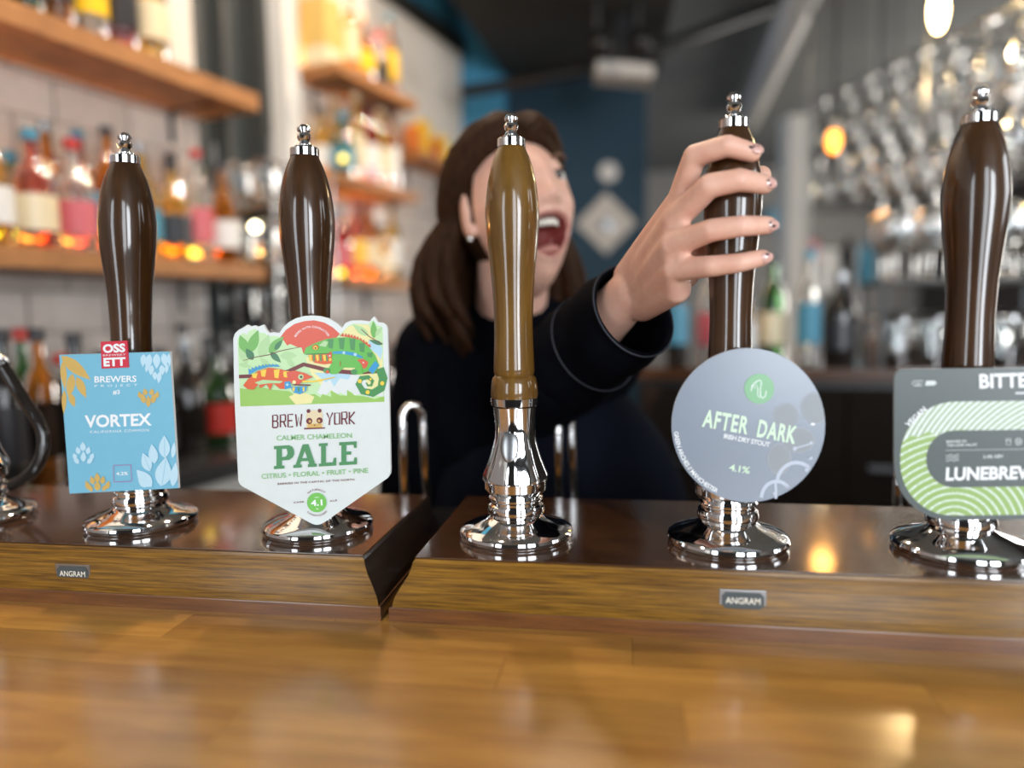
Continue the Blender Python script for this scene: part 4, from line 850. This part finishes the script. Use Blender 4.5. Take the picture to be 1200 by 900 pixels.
for i, (px, py, D, r, m, t) in enumerate(((925, 217, 5.2, .045, 'bulb_w', 'pale round bulb right beside the gripping hand'), (1041, 395, 3.6, .022, 'bulb_w', 'lowest pale bulb, above the rounded grey clip'), (988, 205, 3.6, .022, 'bulb_o', 'left one of the two orange bulbs below the teardrop bulb'), (1004, 203, 3.7, .022, 'bulb_o', 'right one of the two orange bulbs below the teardrop bulb'), (971, 220, 3.7, .022, 'bulb_w', 'pale small bulb at the lower left tip of the hanging glasses'), (941, 427, 3.4, .018, 'bulb_w', 'small pale bulb just above the round clip'), (1026, 200, 3.8, .018, 'bulb_o', 'orange small bulb under the middle of the hanging glasses'))):
    pendant(px, py, D, r, r, m, t)
fl = [dep(955, 150, 3.5), dep(1010, 178, 3.4), dep(1070, 150, 3.3), dep(1140, 172, 3.2), dep(1215, 130, 3.1)]  # added bulbs; they supply the warm glints around the glasses
sl = empty('added_string_light', fl[0], 'added string of tiny warm bulbs making glints behind the hanging glasses', 'added string lights'); fp = spline(fl, 6); obj('cord', tube(NB(), fp, .002, 6), 'black', sl)
for k, p in enumerate(fp[1::2]):
    bm = NB(); ellipsoid(bm, p-Vector((0, 0, .016+.008*(k % 3))), (.008, .008, .010), nu=12, nv=8); obj('bulb', bm, 'bulb_s', sl, True)
# ------------------------------------------------------------------ far room
def fbox(px0, px1, D, z0, z1, th): 
    a = dep(px0, 366, D); b = dep(px1, 366, D); a.z = b.z = 0; d = b-a; n = Vector((-d.y, d.x, 0)).normalized(); return obox(NB(), a+Vector((0, 0, z0)), d, n*th, (0, 0, z1-z0))
lab('room_column', fbox(920, 946, 5.0, 0, CEIL-.4, .18), 'plaster', 'pale square column in the far room beyond the gripping hand', 'column')
lab('floor_sculpture', lathe(NB(), smoothprof([(0,.10),(.04,.10),(.06,.03),(.7,.035),(1.1,.05),(1.35,.06),(1.5,.03),(1.62,.05),(1.72,0)], 3), (lambda p: (p.x, p.y, 0))(dep(992, 366, 4.0)), 20), 'black', 'tall black slender post standing in the far room', 'post', smooth=True)
for i, (x0, x1, y0, y1, m, n_) in enumerate(((955, 985, 290, 345, 'duct', 'grey'), (1003, 1035, 285, 335, 'lbl_blue', 'blue'), (1040, 1062, 250, 280, 'teal', 'dark teal'), (895, 915, 245, 270, 'lbl_blue', 'small blue'), (945, 958, 280, 310, 'pink', 'narrow pink'), (1068, 1090, 285, 325, 'white', 'white'), (1095, 1112, 290, 320, 'green', 'green'), (1120, 1150, 280, 325, 'lbl_blue', 'rightmost blue'))):
    D = 8.6; q = dep(x0, y0, D); z1 = q.z; z0 = dep(x0, y1, D).z; fr = fbox(x0, x1, D, z0, z1, .03); o = lab('wall_picture', fr, 'frame', n_+' framed picture on the far grey wall', 'picture', 'pictures on the far wall')
    a = dep(x0+2, 366, D-.02); b = dep(x1-2, 366, D-.02); a.z = b.z = 0; d = b-a; n = Vector((-d.y, d.x, 0)).normalized(); obj('canvas', obox(NB(), a+Vector((0, 0, z0+.03)), d, n*.015, (0, 0, z1-z0-.06)), m, o)
for i, (px, D) in enumerate(((890, 4.2), (985, 6.6), (1130, 5.0))):
    p = dep(px, 366, D); p.z = 0; t = empty('round_table', p, ('nearest', 'middle', 'right hand')[i]+' dark round table in the far room', 'table', 'tables in the far room')
    obj('table_top', lathe(NB(), [(.73, 0), (.73, .36), (.755, .37), (.755, 0)], p, 28), 'floor', t); obj('pedestal', lathe(NB(), [(0, 0), (0, .22), (.03, .2), (.05, .035), (.73, .035), (.73, 0)], p, 16), 'black', t, True)
    for k in (-1, 1):
        c = p+Vector((.55*k, .15*k, 0)); ch = empty('dining_chair', c, 'dark wooden chair %s of the %s round table' % (('left', 'right')[k > 0], ('nearest', 'middle', 'right hand')[i]), 'chair', 'chairs in the far room')
        obj('seat', box(NB(), (c.x-.21, c.y-.21, .44), (c.x+.21, c.y+.21, .47), bev=.006), 'shelf', ch); bx = c.x+.19*k; obj('backrest', box(NB(), (bx-.015, c.y-.2, .62), (bx+.015, c.y+.2, .92), bev=.006), 'shelf', ch)
        for sx in (-.18, .18):
            for sy in (-.18, .18): obj('leg', box(NB(), (c.x+sx-.015, c.y+sy-.015, 0), (c.x+sx+.015, c.y+sy+.015, .92 if sx*k > 0 else .44)), 'black', ch)
area('far_fill_light', (XR-.05, 6.2, 1.8), (0, 6.4, 1.4), 3.5, 1.6, 130, (1, .95, .88))  # added area light that brightens the far room; no window there
# ------------------------------------------------------------------ chrome hairpin rails behind the cabinets, black hose at left
def hairpin(px, D, ztop, label, sp=.0105, r=.0052, lean=.004):
    p = dep(px, 366, D); p.z = 0; bm = NB(); pts = [p+Vector((-sp, -.008, CT))]; pts += [p+Vector((-sp, -.008, ztop-.03))]
    for k in range(0, 9): a = math.pi*k/8; pts.append(p+Vector((-sp*math.cos(a), -.008+.016*k/8, ztop-.014+.014*math.sin(a))))
    pts += [p+Vector((sp, .008, ztop-.03)), p+Vector((sp+lean, .008, CT))]
    root = empty('chrome_rail', p+Vector((0, 0, CT)), label, 'rail', 'chrome hairpin rails behind the pumps'); obj('hoop', tube(NB(), pts, r, 12), 'chrome', root, True)
    for sg in (-1, 1): obj('foot', lathe(NB(), [(0, 0), (0, .011), (.004, .010), (.006, .0)], p+Vector((sg*sp+(lean if sg > 0 else 0), .008*sg, CT)), 16), 'chrome', root, True)
hairpin(480, .86, dep(480, 476, .86).z, 'chrome hairpin rail left of the person, over the gap between cabinets')
hairpin(661, .86, dep(661, 482, .86).z, 'chrome hairpin rail in front of the person, right of the clipless pump', .0075)
hairpin(1068, .86, dep(1068, 553, .86).z, 'low chrome hairpin rail mostly hidden by the rounded grey clip')
hs = [dep(-34, 392, .80), dep(0, 424, .80), dep(24, 462, .80), dep(46, 497, .80), dep(51, 520, .80), dep(44, 545, .80), dep(28, 562, .80), dep(4, 572, .80), dep(-20, 574, .80)]
hr = empty('black_hose', dep(10, 575, .80), 'curved black swan neck pipe at the left edge', 'pipe'); obj('pipe', tube(NB(), spline(hs, 6), .0066, 14), 'b_dark', hr, True)
obj('collar', tube(NB(), [dep(-34, 392, .80), dep(4, 430, .80)], .0095, 14), 'chrome', hr, True)

# ------------------------------------------------------------------ the person behind the bar
person = empty('person', (lambda p: (p.x, p.y, 0))(dep(610, 366, 1.10)), 'laughing person with brown hair and dark sweatshirt gripping a pump handle', 'person')
HC = dep(603, 244, 1.0)
hz = (-fw*math.cos(R_(27)) + rt*math.sin(R_(27))).normalized(); pt = R_(13)
Yf = hz*math.cos(pt)+up*math.sin(pt); Zf = up*math.cos(pt)-hz*math.sin(pt); Xf = Yf.cross(Zf)
rl = R_(6); Zf, Xf = Zf*math.cos(rl)+Xf*math.sin(rl), Xf*math.cos(rl)-Zf*math.sin(rl)
HB3 = Matrix(((Xf.x, Yf.x, Zf.x), (Xf.y, Yf.y, Zf.y), (Xf.z, Yf.z, Zf.z)))
def HP3(x, y, z): return HC+HB3@Vector((x, y, z))
def skull(d, grow=1.0):
    x, y, z = d; p = Vector((.073*x, .093*y, (.112 if z < 0 else .092)*z))
    if z < 0:
        k = -z; p.x *= 1-.30*k*k; p.z *= 1+.17*k if y > 0 else 1
        if y < 0: p.y *= 1-.55*k; p.z *= 1-.25*min(1, -y*1.3)
        else: p.y *= 1+.04*k
    p *= grow; return p
g = lambda u, s: math.exp(-(u/s)**2)
MC, MX, MZ = -.066, .029, .025
def mouth_e(x, z): t = (z-MC)/MZ; return math.hypot(x/(MX*(1+.22*max(-1, min(1, t)))), (z-MC-.10*abs(x))/MZ)
def face(d):
    p = skull(d); x, z = p.x, p.z
    if p.y > .02:
        f = min(1, (p.y-.02)/.03); a = 0
        a += .010*g(x, .010)*g(z-.012, .022)*1 + .017*g(x, .0115)*g(z+.017, .014) + .006*g(abs(x)-.012, .006)*g(z+.022, .007)     # nose, nostrils
        a -= .006*g(abs(x)-.031, .013)*g(z-.014, .010); a += .004*g(abs(x)-.030, .02)*g(z-.036, .008)                               # sockets, brow ridge
        a += .008*g(abs(x)-.042, .018)*g(z+.026, .018)                                                                       # laughing cheeks
        a += .007*g(x, .016)*g(z+.118, .012)
        e = mouth_e(x, z); a += .0045*g(e-1.12, .13); 
        if e < 1: a -= .030*min(1, (1-e)*2.6)
        p.y += a*f
    return p
bm = NB(); nu, nv = 120, 90; rings_ = []
for j in range(nv+1):
    th = math.pi*j/nv
    row = [(math.sin(th)*math.cos(2*math.pi*k/nu), math.sin(th)*math.sin(2*math.pi*k/nu), math.cos(th)) for k in range(nu)] if 0 < j < nv else [(0, 0, math.cos(th))]
    rings_.append([bm.verts.new(HC+HB3@face(q)) for q in row])
for A, B in zip(rings_, rings_[1:]):
    for k in range(nu):
        k2 = (k+1) % nu
        if len(A) == 1: bm.faces.new((A[0], B[k], B[k2]))
        elif len(B) == 1: bm.faces.new((A[k2], A[k], B[0]))
        else: bm.faces.new((A[k2], A[k], B[k], B[k2]))
for sx in (-1, 1):   # ears, upper and lower lids
    ellipsoid(bm, HP3(.074*sx, -.008, -.004), (.007, .017, .030), HB3@Matrix.Rotation(R_(-14), 3, 'X')@Matrix.Rotation(R_(-18*sx), 3, 'Z'), 18, 12)
    ellipsoid(bm, HP3(.073*sx, -.002, -.028), (.006, .009, .010), HB3, 12, 8)
    for zz, r0 in ((.0225, .0040), (.0048, .0040)):
        tube(bm, [HP3(sx*(.031+u*.016), .0815-.009*u*u-.006*max(0, u), zz-.004*u*u*(1 if zz > .015 else -.6)) for u in (-1, -.6, -.2, .2, .6, 1)], [.002, r0*.8, r0, r0, r0*.8, .002], 10)
# neck, trunk under the clothes, limbs
def cap(a, ra, b, rb): capsule(bm, a, ra, b, rb)
NK = dep(598, 372, 1.07); CH = dep(606, 470, 1.11); PV = Vector((CH.x+.01, CH.y+.05, .93))
cap(HP3(0, -.028, -.06), .052, NK, .054); cap(NK, .052, CH, .105); cap(CH, .11, PV, .12)
SL = dep(700, 418, 1.07); EL = dep(634, 452, .90); WR = dep(741, 341, .715); SR = dep(512, 412, 1.11); ER = dep(486, 600, 1.10)
cap(NK-Vector((0, 0, .03)), .055, SL, .045); cap(NK-Vector((0, 0, .03)), .055, SR, .045)
cap(SL, .045, EL, .036); cap(EL, .036, EL.lerp(WR, .5), .032); cap(EL.lerp(WR, .5), .032, WR, .0235)
HRt = ER+Vector((.10, -.06, -.20)); cap(SR, .045, ER, .036); cap(ER, .034, HRt, .023)
for k in range(5): cap(HRt, .014, HRt+Vector((.045+.004*k, -.07+.012*abs(k-1.5), -.05+.018*k-.03)), .008)
for sx in (-.09, .09): cap(PV+rt*sx, .085, Vector((PV.x+sx, PV.y+.03, .48)), .055); cap(Vector((PV.x+sx, PV.y+.03, .48)), .052, Vector((PV.x+sx, PV.y+.05, .08)), .036); cap(Vector((PV.x+sx, PV.y+.05, .05)), .036, Vector((PV.x+sx, PV.y-.12, .035)), .03)
# the gripping left hand: metacarpals, fingers, thumb
FING = {  # MCP, PIP, DIP, tip : (px, py, y), radii
 'index': [(796, 236, .648), (814, 183, .622), (852, 171, .6065), (881, 179, .6075)],
 'middle': [(791, 258, .636), (831, 218, .604), (866, 211, .5985), (896, 216, .607)],
 'ring': [(788, 287, .632), (833, 270, .603), (868, 265, .597), (899, 264, .606)],
 'little': [(790, 316, .634), (834, 312, .607), (867, 308, .600), (893, 302, .6045)]}
RAD = {'index': (.0112, .0098, .0090, .0078), 'middle': (.0115, .0102, .0094, .0080), 'ring': (.0112, .0096, .0087, .0076), 'little': (.0105, .0090, .0080, .0070)}
FP = {}
CARP = {'index': WR+CR*-.004+CU*.016, 'middle': WR+CU*.006, 'ring': WR-CU*.006+CR*.004, 'little': WR-CU*.014+CR*.010}
bmh = bm
for n, pts in FING.items():
    P = [ony(*q) for q in pts]; FP[n] = P; r = RAD[n]
    cap(CARP[n], .015, CARP[n].lerp(P[0], .55), .0135); cap(CARP[n].lerp(P[0], .55), .0135, P[0], r[0]+.0005); cap(P[0], r[0], P[1], r[1]); cap(P[1], r[1], P[2], r[2]); cap(P[2], r[2], P[3], r[3])
for a_, b_ in (('index', 'middle'), ('middle', 'ring'), ('ring', 'little')):   # palm between the metacarpals, webs
    A, B = FP[a_][0].lerp(FP[b_][0], .5), CARP[a_].lerp(CARP[b_], .5); cap(A+Vector((0, .003, 0)), .0105, B, .016); cap(A, .0085, FP[a_][0].lerp(FP[a_][1], .28).lerp(FP[b_][0].lerp(FP[b_][1], .28), .5), .0065)
TH = [dep(762, 350, .70), ony(800, 318, .672), ony(846, 262, .676), ony(892, 206, .660)]
cap(CARP['little'], .017, ony(792, 338, .655), .014); cap(ony(792, 338, .655), .014, FP['little'][0], .011)
cap(TH[0], .018, TH[1], .0165); cap(TH[1], .0155, TH[2], .0115); cap(TH[2], .0112, TH[3], .0088)
body_me = remesh(bm, .0021, 3)
inv = HB3.transposed(); 
body = obj('body', body_me, ['skin', 'mouth', 'lips'], person, True)
off = wloc(body)
for p in body.data.polygons:
    q = inv@(Vector(p.center)+off-HC)
    if q.y > .03 and abs(q.x) < .04 and -.12 < q.z < -.02:
        e = mouth_e(q.x, q.z); d = Vector((q.x/.073, 0, q.z/.112)); yy = math.sqrt(max(0, 1-d.x**2-d.z**2))*.093
        if e < .97: p.material_index = 1
        elif e < 1.11: p.material_index = 2
# teeth, tongue, eyes, brows, earring
def arcpts(z, rx, ry, y0, n=13, w=1.0): return [HP3(rx*math.sin(w*math.pi*(k/(n-1)-.5)), y0+ry*math.cos(w*math.pi*(k/(n-1)-.5)), z) for k in range(n)]
for k in range(8):
    a_ = (k-3.5)*.30; c = HP3(.021*math.sin(a_), .058+.022*math.cos(a_), MC+.0175-(abs(k-3.5) > 2.4)*-.001); bm = NB(); w_ = .0032 if abs(k-3.5) > 1 else .0038
    ellipsoid(bm, c, (w_, .0022, .0052), HB3@Matrix.Rotation(-a_, 3, 'Z'), 10, 8); obj('tooth', bm, 'teeth', person, True)
bm = NB(); ellipsoid(bm, HP3(0, .058, MC-.016), (.017, .018, .007), HB3, 20, 12); obj('tongue', bm, 'lips', person, True)
for sx in (-1, 1):
    bm = NB(); ellipsoid(bm, HP3(.031*sx, .0725, .0135), (.0118, .0118, .0118), HB3, 20, 14); ey = obj('eye', bm, 'eye', person, True)
    bm = NB(); ellipsoid(bm, HP3(.031*sx+.001, .0822, .0130), (.0052, .0028, .0052), HB3, 14, 8); obj('iris', bm, 'iris', ey, True)
    bm = NB(); tube(bm, [HP3(sx*(.018+u*.034), .0915-.014*u*u-.003*u, .034+.006*math.sin(u*2.6)) for u in (0, .25, .5, .75, 1)], [.0016, .0028, .0028, .0022, .001], 8); obj('eyebrow', bm, 'brow', person, True)
    bm = NB(); tube(bm, [HP3(sx*(.031+u*.015), .0865-.009*u*u-.004*max(0, u), .0195-.004*u*u) for u in (-1, -.5, 0, .5, 1)], [.0008, .0015, .0018, .0018, .0008], 8); obj('eyelashes', bm, 'hair', person, True)
    bm = NB(); ellipsoid(bm, HP3(.0795*sx, .001, -.040), (.0045, .0045, .0055), HB3, 12, 8); obj('earring', bm, 'chrome', person, True)
# nails with chipped black polish
def nail(P3, P2, out, r, tipd=.0015, chips=((.3, .1),)):
    ax = (P3-P2).normalized(); out = (out-ax*out.dot(ax)).normalized(); sd = ax.cross(out); B = Matrix((ax, sd, out)).transposed(); c = P3+ax*tipd+out*(r*.80)
    bm = NB(); ellipsoid(bm, c, (.0062, .0046, .0018), B, 16, 10); o = obj('fingernail', bm, 'nail', person, True)
    for u, v, s_ in chips:
        bm = NB(); ellipsoid(bm, c+ax*.006*u+sd*.0045*v+out*.0012, (.0018*s_, .0011*s_, .0009), B, 10, 6); obj('nail_polish', bm, 'polish', o, True)
toC = lambda p: (CAM-p).normalized()
nail(FP['index'][3], FP['index'][2], toC(FP['index'][3])*.75+up*.35+rt*.45, .0078, .0015, ((-.75, .2, 1.2), (-.35, -.1, .9), (.1, -.35, .7)))
nail(FP['middle'][3], FP['middle'][2], toC(FP['middle'][3])*.55+rt*1.0, .0080, .001, ((-.5, -.3, .9), (-.1, .4, .8)))
nail(FP['ring'][3], FP['ring'][2], toC(FP['ring'][3])*.25+rt*1.0, .0076, .001, ((.0, .1, 1.3), (-.5, -.5, .8)))
nail(FP['little'][3], FP['little'][2], toC(FP['little'][3])*.8+rt*.6, .0070, .001, ((.1, -.6, 1.0),))
nail(TH[3], TH[2], up*.4-fw*-1.0+rt*.6, .0088, .001, ((.2, 0, 1),))
# hair: scalp shell and overlapping locks, parted on top, tucked behind the ears
bm = NB(); ellipsoid(bm, HP3(0, -.018, .006), (.079, .083, .094), HB3, 40, 28)
hair_rng = random.Random(5)
for layer, gr in enumerate((1.05, 1.13, 1.22)):
    for sx in (-1, 1):
        n = 30
        for i in range(n):
            t = (i+hair_rng.random()*.6)/n
            root_ = Vector((.004*sx, .068-.115*t, .080+.014*math.sin(math.pi*min(1, t*1.2))))
            phi = R_(102+78*t**.8)+hair_rng.uniform(-.04, .04)
            # direction on the shell where the lock leaves the head
            ez = -.020 if t > .2 else .0
            end = Vector((.0765*gr*math.sin(phi)*sx, .093*gr*math.cos(phi)-.006-.012*(gr-1)*10, ez))
            pts = []
            for k in range(8):
                u = k/7; q = root_.lerp(end, u); d = Vector((q.x/.073, q.y/.093, q.z/(.094 if q.z > 0 else .112))); L_ = d.length or 1
                tgt = 1.04*gr if u > .12 else 1.0+.04*u/.12
                q2 = Vector((q.x/L_*tgt, q.y/L_*tgt, q.z/L_*tgt)); pts.append(HC+HB3@q2)
            fall = hair_rng.uniform(.115, .165)+(.02 if layer == 0 else 0); e0 = pts[-1]; outv = (e0-HC); outv.z = 0; outv.normalize()
            wv = hair_rng.uniform(-.012, .012)
            for k in range(1, 6):
                u = k/5; pts.append(e0+Vector((0, 0, -fall*u))+outv*(.070*math.sin(u*1.8)*(gr-.85)*3-.035*u*u)+Vector((wv*u, wv*u*.5, 0))+hz*(.050*(1-t)**2*u))
            rr = [.008]+[.013+.002*hair_rng.random()]*8+[.014, .013, .010, .004]
            tube(bm, pts, rr[:len(pts)], 8, squash=(outv, 1.0))
hair = obj('hair', bm, 'hair', person, True)
for v in hair.data.vertices: pass
# sweatshirt
bm = NB()
BS = Matrix(((rt.x, fw.x, 0), (rt.y, fw.y, 0), (0, 0, 1)))
ellipsoid(bm, dep(610, 480, 1.11), (.168, .115, .19), BS, 32, 24); ellipsoid(bm, dep(625, 600, 1.12), (.170, .118, .22), BS, 32, 24)
cap(NK-Vector((0, 0, .045)), .066, SL, .068); cap(NK-Vector((0, 0, .045)), .066, SR, .066)
cap(SL, .067, EL, .060); cap(EL, .060, EL.lerp(WR, .22)-up*.004, .059); cap(SR, .064, ER, .056); cap(ER, .055, HRt.lerp(ER, .25), .042)
cap(NK-Vector((0, 0, .02)), .064, NK+Vector((0, 0, .004)), .058)
sw = remesh(bm, .006, 4)
for v in sw.vertices:
    p = v.co; n_ = noise.noise(Vector((p.x*14, p.y*14, p.z*7)))*.007+noise.noise(Vector((p.x*38, p.y*38, p.z*22)))*.0025; v.co += v.normal*n_
shirt = obj('sweatshirt', sw, 'cloth', person, True)
# left forearm sleeve, open at the cuff
CUF = dep(743, 364, .725); s0_ = EL.lerp(CUF, -.05); bm = NB(); path = [s0_.lerp(CUF, k/14) for k in range(15)]
ax_ = (CUF-s0_).normalized(); ua = (up-ax_*up.dot(ax_)).normalized(); va = ax_.cross(ua)
def sleeve_ring(c, r, wob, ph):
    return [bm.verts.new(c+(ua*math.cos(a)*1.08+va*math.sin(a))*(r*(1+wob*math.sin(3*a+ph)+wob*.6*math.sin(7*a-ph*1.7)))) for a in (2*math.pi*k/48 for k in range(48))]
outr = []; 
for k, c in enumerate(path):
    u = k/14; outr.append(sleeve_ring(c, .059-.011*u+.0022*math.sin(u*17), .03*(1-u)+.012, u*9))
inr = [sleeve_ring(c, .044, .012, 9) for c in path[::-1][:9]]
allr = outr+[sleeve_ring(path[-1]+ax_*.0015, .0465, .012, 9)]+inr
for A, B in zip(allr, allr[1:]):
    for k in range(48): bm.faces.new((A[k], A[(k+1) % 48], B[(k+1) % 48], B[k]))
bmesh.ops.recalc_face_normals(bm, faces=bm.faces)
slv = obj('sleeve', bm, 'cloth', shirt, True)
bm = NB(); hp = [CUF+(ua*math.cos(a)*1.08+va*math.sin(a))*.0478 for a in (2*math.pi*k/48 for k in range(49))]; tube(bm, hp, .0011, 6, cap=False); obj('cuff_hem', bm, 'hem', shirt, True)
c2 = path[9]; bm = NB(); hp = [c2+(ua*math.cos(a)*1.08+va*math.sin(a))*.0535 for a in (2*math.pi*k/48 for k in range(49))]; tube(bm, hp, .0009, 6, cap=False); obj('sleeve_seam', bm, 'hem', shirt, True)
# apron and trousers
bm = NB(); 
ellipsoid(bm, dep(655, 640, 1.09), (.205, .12, .27), BS, 36, 24)
for sx in (-.09, .09): cap(PV+rt*sx+Vector((0,0,-.02)), .105, Vector((PV.x+sx, PV.y+.03, .48)), .075); cap(Vector((PV.x+sx, PV.y+.03, .48)), .073, Vector((PV.x+sx, PV.y+.05, .10)), .062)
obj('apron', remesh(bm, .008, 3), 'apron', person, True)
for sx in (-.09, .09):
    bm = NB(); cap(Vector((PV.x+sx, PV.y+.05, .048)), .047, Vector((PV.x+sx, PV.y-.13, .042)), .041); 
    for v in bm.verts: v.co.z = max(v.co.z, 0.0)
    obj('shoe', bm, 'black', person, True)
